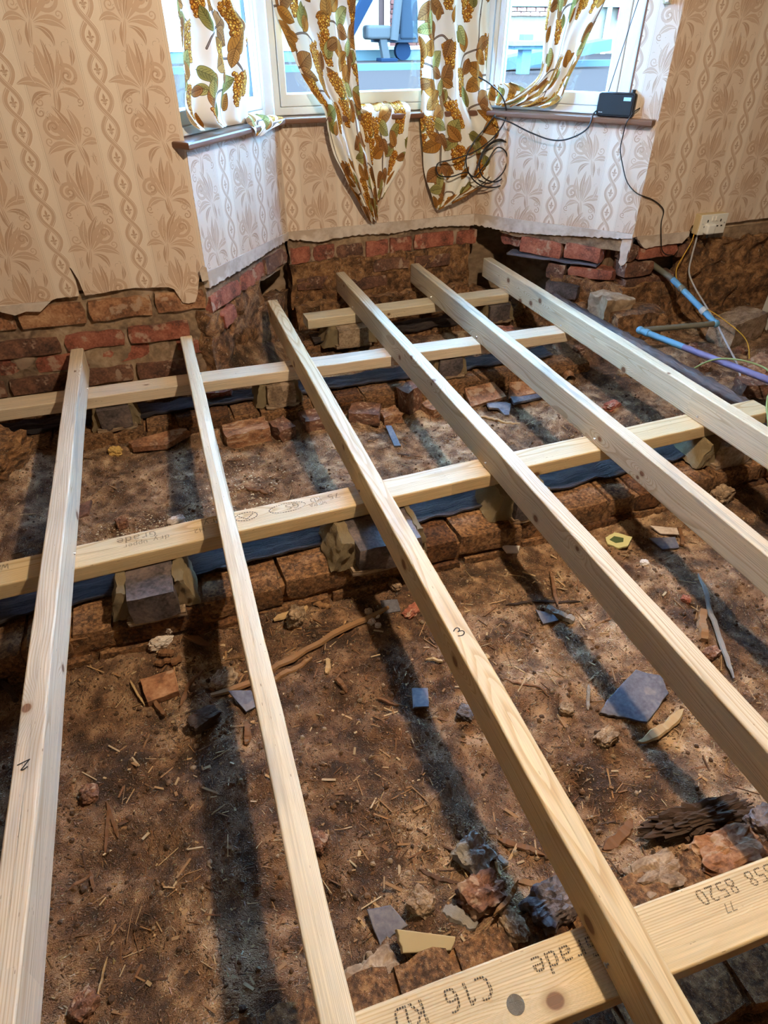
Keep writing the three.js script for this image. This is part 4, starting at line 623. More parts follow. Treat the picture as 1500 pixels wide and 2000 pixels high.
// ---------------------------------------------------------------- loose things lying on the earth
function slab(name, label, cat, pts, thick, mat, lift = 0, tilt = [0, 0]) {   // broken flat piece, outline in plan [x, z]
  const c = pts.reduce((s, p) => [s[0] + p[0] / pts.length, s[1] + p[1] / pts.length], [0, 0]), rag = [];
  pts.forEach((p, i) => { const q = pts[(i + 1) % pts.length]; for (let k = 0; k < 4; k++) { const t = k / 4, x = lerp(p[0], q[0], t), z = lerp(p[1], q[1], t), s = 1 + (k ? 0.05 * n2(x * 60, z * 60) : 0); rag.push([(x - c[0]) * s, (z - c[1]) * s]); } });
  const g = planSolid(rag, -thick * 0.3, thick * 0.7, Math.min(0.002, thick * 0.2)), uv = g.attributes.uv; for (let i = 0; i < uv.count; i++) uv.setXY(i, uv.getX(i) * 3 + c[0], uv.getY(i) * 3 + c[1]);
  return single(name, label, cat, g, mat, [c[0], ground(...c) + lift + thick * 0.15, c[1]], [tilt[0], 0, tilt[1]]);
}
function stone(name, label, cat, x, z, sx, sy, sz, mat, o = {}) {
  const g = new THREE.IcosahedronGeometry(1, 9), p = g.attributes.position, s = x * 31 + z * 17, v = V(0, 0, 0);
  for (let i = 0; i < p.count; i++) {
    v.fromBufferAttribute(p, i); const b = o.blocky ?? 0.5, m = Math.max(Math.abs(v.x), Math.abs(v.y), Math.abs(v.z)); v.multiplyScalar(lerp(1, 0.82 / m, b)); const k = 1 + 0.16 * n3(v.x * 1.6 + s, v.y * 1.6, v.z * 1.6) + 0.07 * n3(v.x * 5, v.y * 5 + s, v.z * 5) + 0.03 * n3(v.x * 13, v.y * 13, v.z * 13 + s) + (o.knurl ?? 0) * n3(v.x * 9, v.y * 2.5, v.z * 2.5 + s);
    p.setXYZ(i, v.x * k * sx, v.y * k * sy, v.z * k * sz);
  }
  g.computeVertexNormals(); return single(name, label, cat, g, mat, [x, ground(x, z) + sy * (o.up ?? 0.45), z], [o.rx ?? 0, o.turn ?? s, o.rz ?? 0], o.group);
}
function stick(name, label, cat, pts, w, t, mat, o = {}) {   // split wood: flat section, tapered ends, fibres not quite straight
  const cv = new THREE.CatmullRomCurve3(pts.map(([x, z]) => V(x, 0, z))), n = 14, pos = [], idx = [], uv = []; const L = cv.getLength();
  for (let i = 0; i <= n; i++) {
    const q = cv.getPoint(i / n), d = cv.getTangent(i / n), nx = -d.z, nz = d.x, s = i / n, taper = Math.min(1, (o.blunt ?? 0.25) + 4 * s, (o.blunt ?? 0.25) + 4 * (1 - s)), ww = w / 2 * taper * (1 + 0.25 * n2(s * 6, L * 9)), y = ground(q.x, q.z) + (o.lift ?? 0.002) + (o.rise ?? 0) * s;
    for (const [a, b] of [[-1, 0], [-0.7, 1], [0.7, 0.9], [1, 0.05], [0, -0.35]]) { pos.push(q.x + nx * a * ww, y + b * t * (0.6 + 0.4 * taper), q.z + nz * a * ww); uv.push(s * L * 3, a * 0.2); }
  }
  for (let i = 0; i < n; i++) for (let k = 0; k < 5; k++) { const a = i * 5 + k, b = i * 5 + (k + 1) % 5; idx.push(a, b, a + 5, b, b + 5, a + 5); }
  for (const [b, f] of [[0, 0], [n * 5, 1]]) for (let k = 1; k < 4; k++) f ? idx.push(b, b + k, b + k + 1) : idx.push(b, b + k + 1, b + k);
  const g = new THREE.BufferGeometry(); g.setAttribute('position', new THREE.Float32BufferAttribute(pos, 3)); g.setAttribute('uv', new THREE.Float32BufferAttribute(uv, 2)); g.setIndex(idx);
  const f = g.toNonIndexed(); f.computeVertexNormals(); return single(name, label, cat, f, mat);
}
function bat(label, x, z, L, H, W, mat, turn, o = {}) { return single('loose_brick', label, 'brick', rough(new THREE.BoxGeometry(L, H, W, 5, 3, 4), 0.006, 22, x * 9), mat, [x, ground(x, z) + H * (o.up ?? 0.35), z], [o.rx ?? 0, turn, o.rz ?? 0]); }
const SP = M.splinter;
slab('slate_piece', 'large blue-grey roofing slate lying flat under the shaded joist', 'slate', [[0.776, -0.719], [0.811, -0.742], [0.925, -0.793], [0.973, -0.758], [0.958, -0.712], [0.864, -0.664], [0.808, -0.698]], 0.009, M.slate, 0.006, [0.05, 0.04]);
stone('stone', 'beige flat-topped stone just below the large slate', 'stone', 0.744, -0.652, 0.03, 0.02, 0.02, M.stone, { blocky: 0.8, turn: 0.3 });
stone('stone', 'small round brown stone left of the large slate', 'stone', 0.697, -0.745, 0.018, 0.014, 0.016, M.stone);
stick('split_stick', 'pointed pale wood splinter beside the large slate', 'stick', [[0.814, -0.627], [0.9, -0.64], [0.972, -0.668]], 0.024, 0.007, SP[2], { blunt: 0.1, lift: 0.008 });
stone('wood_offcut', 'cracked grey block of old wood near the joist marked 3', 'wood', 0.354, -0.515, 0.036, 0.03, 0.036, M.greyWood, { blocky: 1, turn: 0.5, rx: 0.35 });
stick('splinter', 'short white splinter leaning by the grey wood block', 'stick', [[0.388, -0.49], [0.386, -0.46]], 0.007, 0.004, SP[2]); stick('splinter', 'stubby pale chip touching the grey wood block', 'stick', [[0.402, -0.5], [0.408, -0.478]], 0.014, 0.006, M.greyWood, { blunt: 0.8 });
stone('brick_lump', 'dark brown brick lump by the nearest bearer', 'brick', 0.33, -0.432, 0.045, 0.036, 0.036, BK[2], { blocky: 0.7, turn: 0.2 });
stone('stone', 'round brown stone left of the dark brick lump', 'stone', 0.222, -0.458, 0.026, 0.02, 0.024, M.stone, { blocky: 0.6 });
slab('slate_piece', 'grey wedge of slate near the wavy joist and nearest bearer', 'slate', [[0.13, -0.485], [0.171, -0.478], [0.19, -0.44], [0.16, -0.436], [0.136, -0.424]], 0.012, M.slate, 0.006, [0.15, 0.1]);
slab('render_piece', 'cream broken piece of render beside the nearest bearer', 'render', [[0.163, -0.424], [0.252, -0.385], [0.24, -0.372], [0.163, -0.392]], 0.03, std('#b9a478', 0.9), 0.008, [0.3, 0]);
stone('rock', 'large black angular rock against the nearest bearer', 'rock', 0.437, -0.372, 0.052, 0.045, 0.04, M.eng, { blocky: 0.8, turn: 0.2, up: 0.3 });
stone('mortar_lump', 'crumbly grey mortar lump touching the nearest bearer', 'mortar', 0.358, -0.363, 0.03, 0.022, 0.022, M.mortar, { blocky: 0.2 });
stone('charred_wood', 'long charred lump of wood at the right edge', 'wood', 0.80, -0.425, 0.115, 0.026, 0.03, M.rot, { blocky: 0.2, turn: -0.08, up: 0.5, knurl: 0.25 });
stone('brick_lump', 'earth-covered brick behind the printed numbers on the bearer', 'brick', 0.80, -0.352, 0.075, 0.034, 0.045, BK[3], { blocky: 0.9, turn: 0.05, up: 0.3 });
stone('rock', 'dark grey rock at the right edge beside the charred wood', 'rock', 0.915, -0.365, 0.045, 0.04, 0.04, M.eng, { blocky: 0.4 });
stone('buried_stone', 'buried flat grey stone left of the nearest bearer', 'stone', 0.105, -0.37, 0.055, 0.03, 0.045, M.stone, { blocky: 0.7, up: -0.05, turn: 0.2 }); stone('buried_stone', 'buried flat stone between the joist marked 3 and the charred wood', 'stone', 0.655, -0.36, 0.06, 0.03, 0.04, M.stone, { blocky: 0.7, up: 0, turn: 0.1 });
stick('split_stick', 'brown stick pointing at the left side of the joist marked 3', 'stick', [[0.415, -0.531], [0.45, -0.508], [0.49, -0.474]], 0.014, 0.005, SP[1], { blunt: 0.15 });
stick('split_stick', 'orange rotten splinter right of the joist marked 3', 'stick', [[0.603, -0.445], [0.655, -0.458], [0.697, -0.482]], 0.026, 0.008, SP[1], { blunt: 0.2 });
stone('wood_offcut', 'dark wet wood chunk in the shadow left of the wavy joist', 'wood', -0.112, -0.987, 0.04, 0.022, 0.024, M.rot, { blocky: 0.8, turn: 0.45 });
stone('stone', 'upright brown stone right of the wavy joist below the bearer', 'stone', 0.158, -1.235, 0.026, 0.036, 0.026, M.stone, { blocky: 0.5, rz: 0.2 });
stick('lath', 'long thin lath lying across the earth behind the wavy joist', 'lath', [[-0.09, -1.06], [0.07, -1.096], [0.25, -1.15], [0.412, -1.202]], 0.017, 0.008, SP[0], { blunt: 0.5, lift: 0.008 });
stick('lath', 'second broken lath alongside the long one', 'lath', [[0.03, -1.045], [0.1, -1.068], [0.17, -1.098]], 0.014, 0.006, SP[0], { blunt: 0.3 });
stone('mortar_lump', 'grey crusted mortar lump left of the wavy joist', 'mortar', -0.055, -1.108, 0.036, 0.022, 0.026, M.mortar, { blocky: 0.2, turn: 0.6 });
slab('slate_piece', 'small dark slate tucked against the wavy joist', 'slate', [[-0.047, -1.053], [0.003, -1.041], [0.012, -0.997], [-0.016, -0.988]], 0.006, M.slate, 0.008, [0.1, -0.06]);
slab('slate_piece', 'small square blue slate in the shadow of the joist marked 3', 'slate', [[0.38, -0.927], [0.416, -0.915], [0.4, -0.868], [0.365, -0.877]], 0.006, M.slate, 0.004, [0.06, 0.04]);
stone('stone', 'dark flake of stone at the left foot of the joist marked 3', 'stone', 0.475, -0.818, 0.02, 0.012, 0.022, M.eng, { blocky: 0.7 });
stone('stone', 'dark brown stone in a hollow right of the joist marked 2', 'stone', -0.365, -0.895, 0.022, 0.018, 0.02, BK[2]);
stone('stone', 'round dark stone at the bottom left', 'stone', -0.36, -0.5, 0.022, 0.018, 0.025, BK[2]);
stick('straw', 'pale straw beside the round dark stone at the bottom left', 'straw', [[-0.322, -0.558], [-0.333, -0.525], [-0.341, -0.493]], 0.0035, 0.003, SP[2], { lift: 0.01 });
stick('splinter', 'left splinter of the crossed pair right of the joist marked 2', 'stick', [[-0.324, -0.852], [-0.334, -0.751]], 0.007, 0.003, SP[1]); stick('splinter', 'right splinter of the crossed pair right of the joist marked 2', 'stick', [[-0.329, -0.863], [-0.308, -0.779]], 0.008, 0.003, SP[1]);
stick('splinter', 'slanting brown splinter of the low pair at the left', 'stick', [[-0.398, -0.703], [-0.355, -0.727]], 0.007, 0.003, SP[1]); stick('splinter', 'upright brown splinter of the low pair at the left', 'stick', [[-0.362, -0.735], [-0.349, -0.682]], 0.007, 0.003, SP[1]);
stone('mortar_lump', 'pale crumbled mortar lump below the left black pier', 'mortar', -0.195, -1.272, 0.034, 0.02, 0.018, M.plaster, { blocky: 0.2, turn: 0.3 }); stone('mortar_lump', 'round pale mortar crumb on top of the crumbled lump', 'mortar', -0.17, -1.29, 0.016, 0.015, 0.014, M.plaster, { up: 1.4 });
slab('wood_chip', 'reddish wood chip right of the crumbled mortar lump', 'wood chip', [[-0.138, -1.262], [-0.1, -1.258], [-0.072, -1.222], [-0.1, -1.232]], 0.007, SP[1], 0.012, [0.1, -0.2]);
stick('split_stick', 'bent brown stick below the left black pier', 'stick', [[-0.165, -1.057], [-0.14, -1.115], [-0.102, -1.149]], 0.012, 0.005, SP[1]);
slab('render_piece', 'flat tan slab half buried below the left black pier', 'render', [[-0.25, -1.16], [-0.17, -1.165], [-0.165, -1.1], [-0.235, -1.09]], 0.02, BK[3], 0.0, [0.05, 0]);
stone('stone', 'brown stone at the left side of the joist marked 3, below the bearer', 'stone', 0.46, -1.286, 0.022, 0.014, 0.016, M.stone);
[[0.359, -1.218, 0.012], [0.372, -1.186, 0.009], [0.352, -1.17, 0.011], [0.366, -1.155, 0.009]].forEach(([x, z, r], i) => stone('pebble', ['largest white pebble of the loose four by the mortar fillet pier', 'pebble above the lowest of the loose four white pebbles', 'third white pebble down of the loose four', 'lowest white pebble of the loose four'][i], 'pebble', x, z, r, r * 0.8, r, M.plaster, { blocky: 0.3 }));
slab('slate_piece', 'square grey slate chip left of the white pebbles', 'slate', [[0.40, -1.235], [0.445, -1.225], [0.44, -1.185], [0.395, -1.19]], 0.006, M.slate, 0.003, [0.1, 0]);
slab('slate_piece', 'wet dark slate right of the joist marked 3', 'slate', [[0.80, -1.07], [0.838, -1.04], [0.842, -1.02], [0.797, -1.021]], 0.006, M.slate, 0.006, [0.1, 0]);
stick('wood_offcut', 'short grey wood piece against the wet dark slate', 'wood', [[0.832, -1.066], [0.858, -1.035], [0.882, -1.004]], 0.022, 0.014, M.greyWood, { blunt: 0.8, lift: 0.006 });
stick('split_stick', 'thin dark stick lying level behind the wet slate', 'stick', [[0.731, -1.115], [0.84, -1.1], [0.944, -1.07]], 0.009, 0.005, M.rot); stick('split_stick', 'thin brown stick crossing the level dark one', 'stick', [[0.923, -1.204], [0.895, -1.13], [0.87, -1.069]], 0.011, 0.005, SP[1], { lift: 0.008 });
{ const m = slab('pottery_shard', 'pale yellow glazed tile shard with a dark painted patch', 'shard', [[1.163, -1.277], [1.201, -1.286], [1.238, -1.249], [1.205, -1.223], [1.175, -1.225], [1.155, -1.253]], 0.008, std('#d9d39a', 0.25), 0.012, [0.08, 0.1]); add(m, 'painted_patch', planSolid([[-0.022, -0.012], [0.0, -0.02], [0.022, -0.002], [0.012, 0.012], [-0.012, 0.008]], 0.0054, 0.0064), std('#4a5a3a', 0.3)); }
stone('shell', 'small white shell below the yellow shard', 'shell', 1.203, -1.135, 0.013, 0.01, 0.011, std('#e6e0da', 0.4), { blocky: 0, up: 0.7 });
stick('wood_offcut', 'two-tone split wood piece between the two right joists', 'wood', [[1.234, -0.917], [1.19, -0.87], [1.154, -0.821]], 0.026, 0.012, SP[0], { blunt: 0.8, lift: 0.006 });
stick('split_stick', 'long grey sliver trailing between the two right joists', 'stick', [[1.32, -1.042], [1.245, -0.903], [1.19, -0.79], [1.146, -0.701]], 0.013, 0.006, M.greyWood, { lift: 0.012 });
slab('slate_piece', 'crumpled grey scrap right of the yellow shard', 'slate', [[1.29, -1.23], [1.36, -1.2], [1.345, -1.16], [1.30, -1.175]], 0.005, M.slate, 0.006, [0.1, 0.2]); slab('slate_piece', 'pale papery scrap above the crumpled grey one', 'scrap', [[1.33, -1.28], [1.40, -1.24], [1.39, -1.215], [1.34, -1.24]], 0.005, M.plaster, 0.01, [0.1, 0.1]);
slab('pottery_shard', 'white china chip on the earth below the shaded joist pier', 'shard', [[0.822, -1.325], [0.87, -1.308], [0.86, -1.292], [0.828, -1.302]], 0.012, std('#d8d0c6', 0.4), 0.02, [0.3, 0.1]);
stick('split_stick', 'short brown stick standing out behind the crumpled scraps', 'stick', [[1.43, -1.26], [1.395, -1.2], [1.36, -1.165]], 0.014, 0.007, SP[1], { blunt: 0.7, lift: 0.006 });
stone('brick_lump', 'small pink brick crumb between the two right joists', 'brick', 1.21, -0.961, 0.014, 0.011, 0.012, BK[0]);
stick('splinter', 'orange splinter left of the shaded joist', 'stick', [[0.906, -0.966], [0.975, -0.977]], 0.008, 0.003, SP[0]); stick('splinter', 'grey splinter standing above the large slate', 'stick', [[0.80, -0.804], [0.751, -0.734]], 0.009, 0.004, M.greyWood); stick('splinter', 'thin curved twig above the large slate', 'stick', [[0.6, -0.87], [0.66, -0.83], [0.68, -0.79]], 0.005, 0.003, SP[1]);
stone('brick_lump', 'red brick sliver beside the joist marked 3, right of the lath tip', 'brick', 0.47, -1.17, 0.032, 0.01, 0.018, BK[0], { blocky: 0.7, turn: 0.5 });
stone('stone', 'brown block half under the wavy joist, low down', 'stone', 0.072, -0.64, 0.02, 0.02, 0.024, BK[2], { blocky: 0.8 });
stone('stone', 'brown clod below the two-tone split wood piece', 'stone', 1.15, -0.785, 0.026, 0.014, 0.018, BK[2], { blocky: 0.4 });
stick('root', 'dark curved root at the left edge below the middle bearer', 'root', [[-0.60, -1.29], [-0.565, -1.25], [-0.535, -1.19]], 0.014, 0.012, M.rot, { blunt: 0.8, lift: 0.01 });
stick('splinter', 'curved brown bark strip above the dark brick lump', 'bark', [[0.245, -0.525], [0.27, -0.495], [0.31, -0.475]], 0.009, 0.004, SP[3]); stick('splinter', 'long reddish stick leaning by the black rock', 'stick', [[0.33, -0.388], [0.365, -0.402], [0.392, -0.42]], 0.009, 0.006, SP[0], { lift: 0.02, rise: 0.04 });
stick('bark_strip', 'flat brown bark piece below the round brown stone', 'bark', [[0.258, -0.436], [0.28, -0.412], [0.30, -0.388]], 0.026, 0.008, M.greyWood, { blunt: 0.6 }); stick('split_stick', 'pale split stick running under the joist marked 3 near the black rock', 'stick', [[0.41, -0.44], [0.45, -0.43], [0.5, -0.41]], 0.014, 0.006, SP[0]);
[[-0.205, -1.24, -0.165, -1.222, 0.02, 'topmost orange wood chip in the heap below the left black pier'], [-0.215, -1.205, -0.175, -1.2, 0.014, 'second orange wood chip in the heap below the left black pier'], [-0.175, -1.19, -0.15, -1.205, 0.018, 'short orange chip at the right of the heap below the left black pier'], [-0.225, -1.1, -0.2, -1.045, 0.012, 'brown chip pointing down beside the half buried tan slab']].forEach(([a, b, c, d, w, l]) => stick('wood_chip', l, 'wood chip', [[a, b], [(a + c) / 2, (b + d) / 2 + 0.003], [c, d]], w, 0.008, SP[1], { blunt: 0.6, lift: 0.008 }));
stick('straw', 'pale straw standing left of the half buried tan slab', 'straw', [[-0.275, -1.17], [-0.262, -1.13], [-0.245, -1.09]], 0.006, 0.004, SP[2], { lift: 0.008 });
[[0.1, -1.255, 0.2, -1.285, 0.02, 'broad brown splinter below the sleeper wall right of the wavy joist'], [0.215, -1.3, 0.262, -1.255, 0.018, 'grey-brown wedge of wood leaning on the sleeper wall'], [0.19, -1.03, 0.205, -1.075, 0.014, 'upright grey chip below the long lath'], [0.205, -1.005, 0.225, -0.965, 0.013, 'short pinkish chip below the upright grey one'], [0.29, -0.93, 0.335, -0.895, 0.007, 'thin splinter lying between the wavy joist and the joist marked 3'], [0.55, -0.98, 0.6, -0.95, 0.02, 'pale wood scrap right of the written 3'], [0.44, -0.99, 0.475, -0.965, 0.008, 'thin twig crossing the shadow of the joist marked 3'], [-0.03, -0.9, -0.02, -0.96, 0.016, 'short tan chip below the slate at the wavy joist']].forEach(([a, b, c, d, w, l]) => stick('wood_chip', l, 'wood chip', [[a, b], [(a + c) / 2 + 0.003, (b + d) / 2], [c, d]], w, 0.006, SP[(w * 1000 | 0) % 3], { blunt: 0.4, lift: 0.006 }));
// between the second and middle bearers
bat('large worn loose brick in front of the sleeper wall, right of the wavy joist', 0.178, -2.215, 0.17, 0.066, 0.1, BK[3], 0.08); bat('small square loose brick right of the large worn one', 0.315, -2.215, 0.07, 0.06, 0.1, BK[2], 0.35); bat('flat loose brick behind the joist marked 3', 0.475, -2.23, 0.15, 0.05, 0.1, BK[2], 0.12);
bat('loose brick standing on end before the sleeper wall', 0.855, -2.235, 0.075, 0.12, 0.065, BK[2], 0.4, { up: 0.42, rz: 0.12 }); bat('grey loose brick half behind the shaded joist', 0.955, -2.2, 0.1, 0.05, 0.09, BK[3], 0.3); bat('reddish loose brick left of the upright brick', 0.655, -2.22, 0.12, 0.05, 0.1, BK[2], -0.4); bat('small pink loose brick end beside the upright brick', 0.755, -2.2, 0.08, 0.05, 0.07, BK[3], 0.1);
slab('clay_tile', 'flat brown clay tile leaning on the sleeper wall', 'tile', [[1.11, -2.26], [1.25, -2.275], [1.262, -2.175], [1.09, -2.15]], 0.018, BK[3], 0.02, [0.25, 0]); slab('clay_tile', 'wedge of clay tile right of the flat brown one', 'tile', [[1.33, -2.27], [1.44, -2.25], [1.42, -2.18], [1.28, -2.175]], 0.018, BK[3], 0.02, [0.25, 0.05]);
slab('slate_piece', 'dark forked slate at the foot of the clay tile', 'slate', [[1.17, -2.165], [1.25, -2.15], [1.262, -2.13], [1.22, -2.06], [1.205, -2.065], [1.2, -2.115], [1.165, -2.13]], 0.01, M.slate, 0.012, [0.1, 0]); slab('slate_piece', 'long dark slate beside the bluish joist', 'slate', [[1.29, -2.185], [1.43, -2.2], [1.43, -2.15], [1.285, -2.14]], 0.012, M.slate, 0.014, [0.12, 0]);
slab('slate_piece', 'narrow slate strip left of the shaded joist in the far bay of earth', 'slate', [[0.715, -2.135], [0.735, -2.125], [0.722, -1.975], [0.70, -1.985]], 0.007, M.slate, 0.006, [0.02, 0.1]);
stick('split_stick', 'pale thin stick beyond the middle bearer beside the shaded joist', 'stick', [[1.085, -2.08], [1.15, -2.02], [1.216, -1.959]], 0.012, 0.005, SP[2]);
stone('pebble', 'white stone touching the middle bearer left of the wavy joist', 'stone', -0.117, -1.72, 0.03, 0.02, 0.016, M.plaster, { blocky: 0.5, turn: 0.4, up: 0.6 });
single('clay_pipe', 'stub of old clay pipe behind the rightmost joist', 'pipe', rough(tube([[1.70, -0.245, -2.52], [1.66, -0.262, -2.4], [1.615, -0.28, -2.24]], 0.022, 20, 14), 0.003, 30), BK[3]);
stone('brick_lump', 'orange brick corner sticking out beyond the bluish joist', 'brick', 1.64, -1.965, 0.04, 0.016, 0.024, BK[0], { blocky: 0.8, turn: 0.3 });
stone('rock', 'large dark mortared boulder at the left edge behind the joist marked 2', 'rock', -0.68, -2.2, 0.13, 0.1, 0.12, M.cake, { blocky: 0.5, up: 0.25 });
slab('clay_tile', 'brown slab lying left of the wavy joist before the sleeper wall', 'tile', [[-0.245, -2.255], [-0.05, -2.295], [-0.03, -2.26], [-0.12, -2.2], [-0.235, -2.215]], 0.024, BK[3], 0.02, [0.1, 0]);
stone('stone', 'small yellow stone right of the joist marked 2', 'stone', -0.30, -2.24, 0.026, 0.018, 0.02, std('#c9a45e', 0.9), { blocky: 0.6 });
stick('splinter', 'brown splinter in the sawdust patch beyond the middle bearer', 'stick', [[0.12, -1.89], [0.187, -1.832]], 0.014, 0.006, SP[1]); stone('brick_lump', 'dark brick crumb beyond the middle bearer left of the sawdust', 'brick', -0.281, -1.78, 0.02, 0.02, 0.02, BK[2], { blocky: 0.8 });
slab('slate_piece', 'sharp-edged slate at the left beyond the middle bearer', 'slate', [[-0.41, -1.93], [-0.375, -1.94], [-0.385, -1.87], [-0.41, -1.86]], 0.012, BK[2], 0.006, [0, 0.2]);
stone('stone', 'grey concrete crumb beside the right mortar-smeared pier', 'stone', 1.65, -1.33, 0.045, 0.03, 0.03, M.stone, { blocky: 0.8, turn: 0.3 });
// in the bay and at the right
bat('broken pale brick lying between the bearers in the bay', 1.09, -2.66, 0.12, 0.05, 0.085, BK[3], 0.35, { up: 0.5 }); bat('dark brick under the right joist in the bay', 1.5, -2.70, 0.12, 0.06, 0.1, BK[1], -0.2, { up: 0.3 }); stone('mortar_lump', 'shapeless mortar lump in the bay beside the joist marked 3', 'mortar', 0.59, -2.7, 0.05, 0.03, 0.04, M.cake, { blocky: 0.1 }); bat('red brick at the foot of the earth heap left of the bay', 0.1, -2.49, 0.13, 0.066, 0.1, BK[1], -0.05, { up: 0.75 });
bat('big grey concrete block under the yellow and grey cables', 2.60, -2.36, 0.28, 0.15, 0.13, M.mortar, 0.3, { up: 0.3 }); bat('flat brick in the rubble right of the blue pipe', 2.42, -2.0, 0.17, 0.06, 0.1, BK[3], 0.4); bat('half brick below the purple stretch of the blue pipe', 2.21, -1.84, 0.1, 0.06, 0.09, BK[2], -0.3); stone('rock', 'red-capped lump at the right edge of the rubble', 'rock', 2.56, -2.06, 0.03, 0.03, 0.025, BK[0]);
single('leaning_board', 'pale board leaning against the wall at the right edge', 'board', rbox(0.022, 0.28, 0.06, 0.003), std('#b9b7b0', 0.5), [2.85, -0.16, -2.43], [-0.1, 0.3, -0.25]);
[[2.2, -2.1, 0.03], [2.36, -1.9, 0.035], [2.5, -2.2, 0.03], [2.3, -2.3, 0.028], [2.1, -2.02, 0.025], [2.55, -1.85, 0.035], [2.05, -2.35, 0.03], [1.86, -2.2, 0.03], [2.7, -2.15, 0.03], [1.78, -2.45, 0.035], [2.25, -1.6, 0.03], [2.4, -2.42, 0.03]].forEach(([x, z, r]) => stone('rubble_stone', 'loose brown stone in the rubble between the pipes and the right wall', 'stone', x, z, r, r * 0.7, r * 0.85, [M.stone, BK[2], BK[3]][(x * 100 | 0) % 3], { group: 'rubble beside the pipes', blocky: 0.6 }));
// loose bits nobody could count
{
  const scatter = (name, label, geo, mat, n, size, cols, dens) => {
    const im = new THREE.InstancedMesh(geo, mat, n), m = new THREE.Matrix4(), q = new THREE.Quaternion(), e = new THREE.Euler(), c = new THREE.Color(); let i = 0, guard = 0;
    while (i < n && guard++ < n * 40) { const x = rr(-0.75, 2.9), z = rr(-2.75, 0.1); if (rnd() > dens(x, z)) continue; const s = size(); e.set(rr(-0.25, 0.25), rnd() * 6.3, rr(-0.25, 0.25)); q.setFromEuler(e); m.compose(V(x, ground(x, z) + s[1] * 0.35, z), q, V(...s)); im.setMatrixAt(i, m); c.set(cols[(rnd() * cols.length) | 0]); c.multiplyScalar(rr(0.75, 1.15)); im.setColorAt(i, c); i++; }
    im.count = i; im.name = name; im.castShadow = im.receiveShadow = true; im.userData = { kind: 'stuff', label, category: 'debris' }; scene.add(im);
  };
  const near = (x, z) => (z > -1.28 ? 1 : z > -2.25 && z < -1.55 ? 0.6 : z < -2.42 ? 0.45 : 0.05) * (x < 1.5 ? 1 : 0.55);
  const pile = (x, z) => 0.16 + 0.9 * (gauss(x, z, 0.0, -1.18, 0.25, 0.1) + gauss(x, z, 0.75, -1.02, 0.2, 0.1) + gauss(x, z, 0.35, -0.42, 0.25, 0.1) + gauss(x, z, -0.15, -0.93, 0.1, 0.1) + gauss(x, z, 0.2, -0.7, 0.1, 0.15) + gauss(x, z, 0.65, -0.5, 0.1, 0.1) + gauss(x, z, -0.2, -0.62, 0.1, 0.08) + 0.5 * sstep(0.1, 0.5, fbm(x * 3, z * 3, 3)));
  scatter('wood_shavings', 'small wood shavings and splinters strewn over the earth', new THREE.BoxGeometry(1, 1, 1, 3, 1, 1), std('#ffffff', 0.85), 7000, () => { const l = 0.003 + Math.pow(rnd(), 4) * 0.06; return [l, 0.001 + rnd() * 0.0015, 0.001 + rnd() * rnd() * 0.006]; }, ['#8a6642', '#6e4d30', '#a8875e', '#553a26', '#8f6c48', '#744e2e', '#b59a74'], (x, z) => near(x, z) * Math.min(1, pile(x, z)));
  scatter('soil_crumbs', 'crumbs of earth and grit strewn over the floor', rough(new THREE.IcosahedronGeometry(1, 1), 0.25, 1.3), std('#ffffff', 0.95), 26000, () => { const r = 0.0009 + Math.pow(rnd(), 7) * 0.0055; return [r, r * 0.8, r * rr(0.7, 1.2)]; }, ['#5e4330', '#48321f', '#6a4d36', '#715742', '#4e3a2c', '#8a745c', '#5a4028'], (x, z) => near(x, z) * (0.5 + 0.5 * sstep(-0.2, 0.4, fbm(x * 4 + 8, z * 4, 3))));
  scatter('sawdust', 'two pale patches of sawdust beyond the middle bearer', rough(new THREE.IcosahedronGeometry(1, 0), 0.2, 1.3), std('#ffffff', 0.95), 5200, () => { const r = 0.0012 + rnd() * rnd() * 0.003; return [r * 1.4, r * 0.6, r]; }, ['#d8c9ac', '#c4b291', '#b19c7a', '#e2d7c0', '#a08a6a'], (x, z) => (gauss(x, z, 0.13, -1.91, 0.09, 0.12) + gauss(x, z, -0.22, -1.76, 0.1, 0.06)) * (0.55 + 0.45 * n2(x * 14, z * 14)));
}
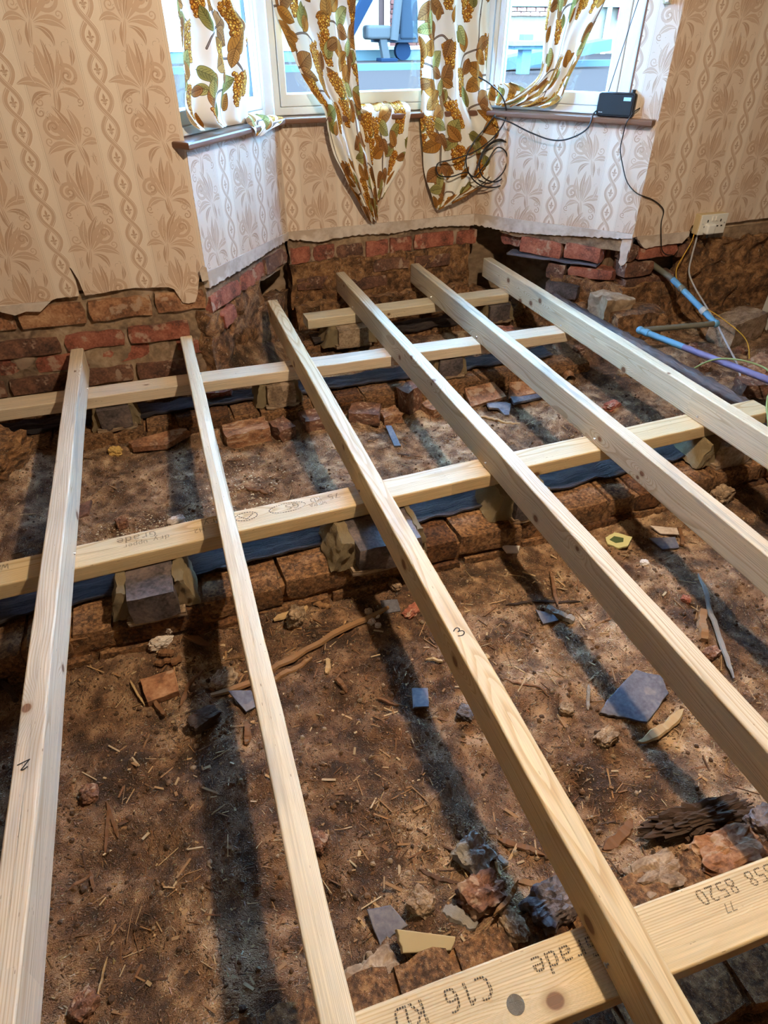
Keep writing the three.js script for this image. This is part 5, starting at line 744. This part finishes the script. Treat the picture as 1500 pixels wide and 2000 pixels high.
// ---------------------------------------------------------------- the street outside
{
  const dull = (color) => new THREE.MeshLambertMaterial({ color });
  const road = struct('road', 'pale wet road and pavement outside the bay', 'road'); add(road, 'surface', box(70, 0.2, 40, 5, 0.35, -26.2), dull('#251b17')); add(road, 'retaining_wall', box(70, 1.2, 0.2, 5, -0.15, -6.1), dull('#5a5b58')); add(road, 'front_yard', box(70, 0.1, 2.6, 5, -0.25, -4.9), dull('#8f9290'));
  add(road, 'kerb', box(40, 0.1, 0.14, 6, 0.48, -10.6), dull('#34383a'));
  const cr = thing('rendered_house', 'cream rendered house across the street with bare brick showing', 'house');
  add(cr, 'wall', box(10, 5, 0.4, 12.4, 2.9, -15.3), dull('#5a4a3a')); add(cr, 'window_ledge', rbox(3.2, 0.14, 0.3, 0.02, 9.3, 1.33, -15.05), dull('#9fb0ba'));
  for (let r = 0; r < 2; r++) for (let k = 0; k < 5 - r; k++) add(cr, 'brick', brickShape(0.2, 0.065, 0.1, k), BK[0], [7.75 + k * 0.215 + r * 0.1, 1.215 - r * 0.075, -15.07]);
  add(cr, 'downpipe', cyl(0.05, 0.05, 4, 14), dull('#d8dde0'), [10.05, 2.4, -15.02]); add(cr, 'red_sign', box(0.16, 0.9, 0.06, 10.35, 1.5, -14.98), dull('#c0303a')); add(cr, 'window', box(0.9, 1.2, 0.06, 12.5, 2.6, -15.07), dull('#5b6a74'));
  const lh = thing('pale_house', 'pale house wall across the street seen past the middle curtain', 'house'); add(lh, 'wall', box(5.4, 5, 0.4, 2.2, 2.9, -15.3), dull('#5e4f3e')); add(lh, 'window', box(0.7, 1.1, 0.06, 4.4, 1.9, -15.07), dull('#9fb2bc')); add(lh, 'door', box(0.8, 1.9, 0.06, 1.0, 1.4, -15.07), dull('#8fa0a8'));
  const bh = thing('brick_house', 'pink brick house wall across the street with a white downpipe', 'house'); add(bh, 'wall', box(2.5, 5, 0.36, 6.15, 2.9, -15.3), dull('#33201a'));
  for (let r = 0; r < 14; r++) for (let k = 0; k < 5; k++) add(bh, 'brick', brickShape(0.215, 0.065, 0.04, (r + k) % 5), dull(['#3f2018', '#45241c', '#371b15'][(r * 5 + k * 7) % 3]), [5.14 + k * 0.225 + (r % 2) * 0.11, 0.49 + r * 0.075, -15.11]);
  add(bh, 'downpipe', cyl(0.055, 0.055, 4, 14), dull('#e8ecee'), [5.06, 2.45, -15.06]); add(bh, 'plinth', box(2.5, 0.08, 0.06, 6.15, 1.52, -15.1), dull('#e8e4da'));
  const gw = thing('low_wall', 'low pale wall at the foot of the houses across the street', 'wall'); add(gw, 'body', box(4.6, 0.16, 0.2, 3.0, 0.53, -13.6), dull('#3c403c')); add(gw, 'coping', rbox(4.7, 0.05, 0.26, 0.01, 3.0, 0.63, -13.6), dull('#dfe4e2'));
  const m = thing('lorry_crane', 'blue-grey steel crane and stabiliser leg parked across the street', 'machine'), st = dull('#1b1c1e'), pl = dull('#2e2824'), dk = dull('#10151c');
  add(m, 'jib', box(0.16, 1.9, 0.16), dk, [4.1, 1.35, -13.2], [0, 0, -0.62]); add(m, 'column', rbox(0.34, 1.2, 0.34, 0.05, 4.78, 1.35, -13.2), st); add(m, 'ram', cyl(0.07, 0.07, 0.9, 16), pl, [4.55, 1.2, -13.0], [0, 0, -0.12]);
  for (let i = 0; i < 6; i++) add(m, 'cooling_rib', box(0.1, 0.035, 0.36, 4.98, 0.98 + i * 0.1, -13.2), dk);
  add(m, 'bucket', rbox(0.42, 0.2, 0.4, 0.05, 4.25, 0.86, -13.2), pl); add(m, 'leg', box(0.12, 0.5, 0.14), pl, [4.34, 0.66, -13.1], [0, 0, 0.22]); add(m, 'foot_plate', rbox(0.3, 0.05, 0.3, 0.01, 4.4, 0.475, -13.1), dk); add(m, 'wheel', cyl(0.14, 0.14, 0.12, 24).rotateX(Math.PI / 2), dk, [4.72, 0.6, -13.2]); add(m, 'chassis', box(0.7, 0.12, 0.5, 4.6, 0.78, -13.3), st);
  const gp = thing('gate_pier', 'square garden pier with a flat stone cap beyond the right window', 'pier'); add(gp, 'shaft', box(0.13, 0.5, 0.13, 4.98, 0.62, -9.2), dull('#3c454a')); add(gp, 'cap', rbox(0.5, 0.06, 0.3, 0.01, 4.98, 0.78, -9.2), dull('#4c565b')); add(gp, 'cap_base', box(0.42, 0.04, 0.24, 4.98, 0.735, -9.2), dull('#30383c'));
  const pw = thing('ramp_wall', 'sloping pale path edge beyond the right window', 'path'); add(pw, 'slope', box(2.6, 0.14, 0.3), dull('#333633'), [5.6, 0.6, -10.0], [0, 0.2, 0.1]);
}
renderer.render(scene, camera);
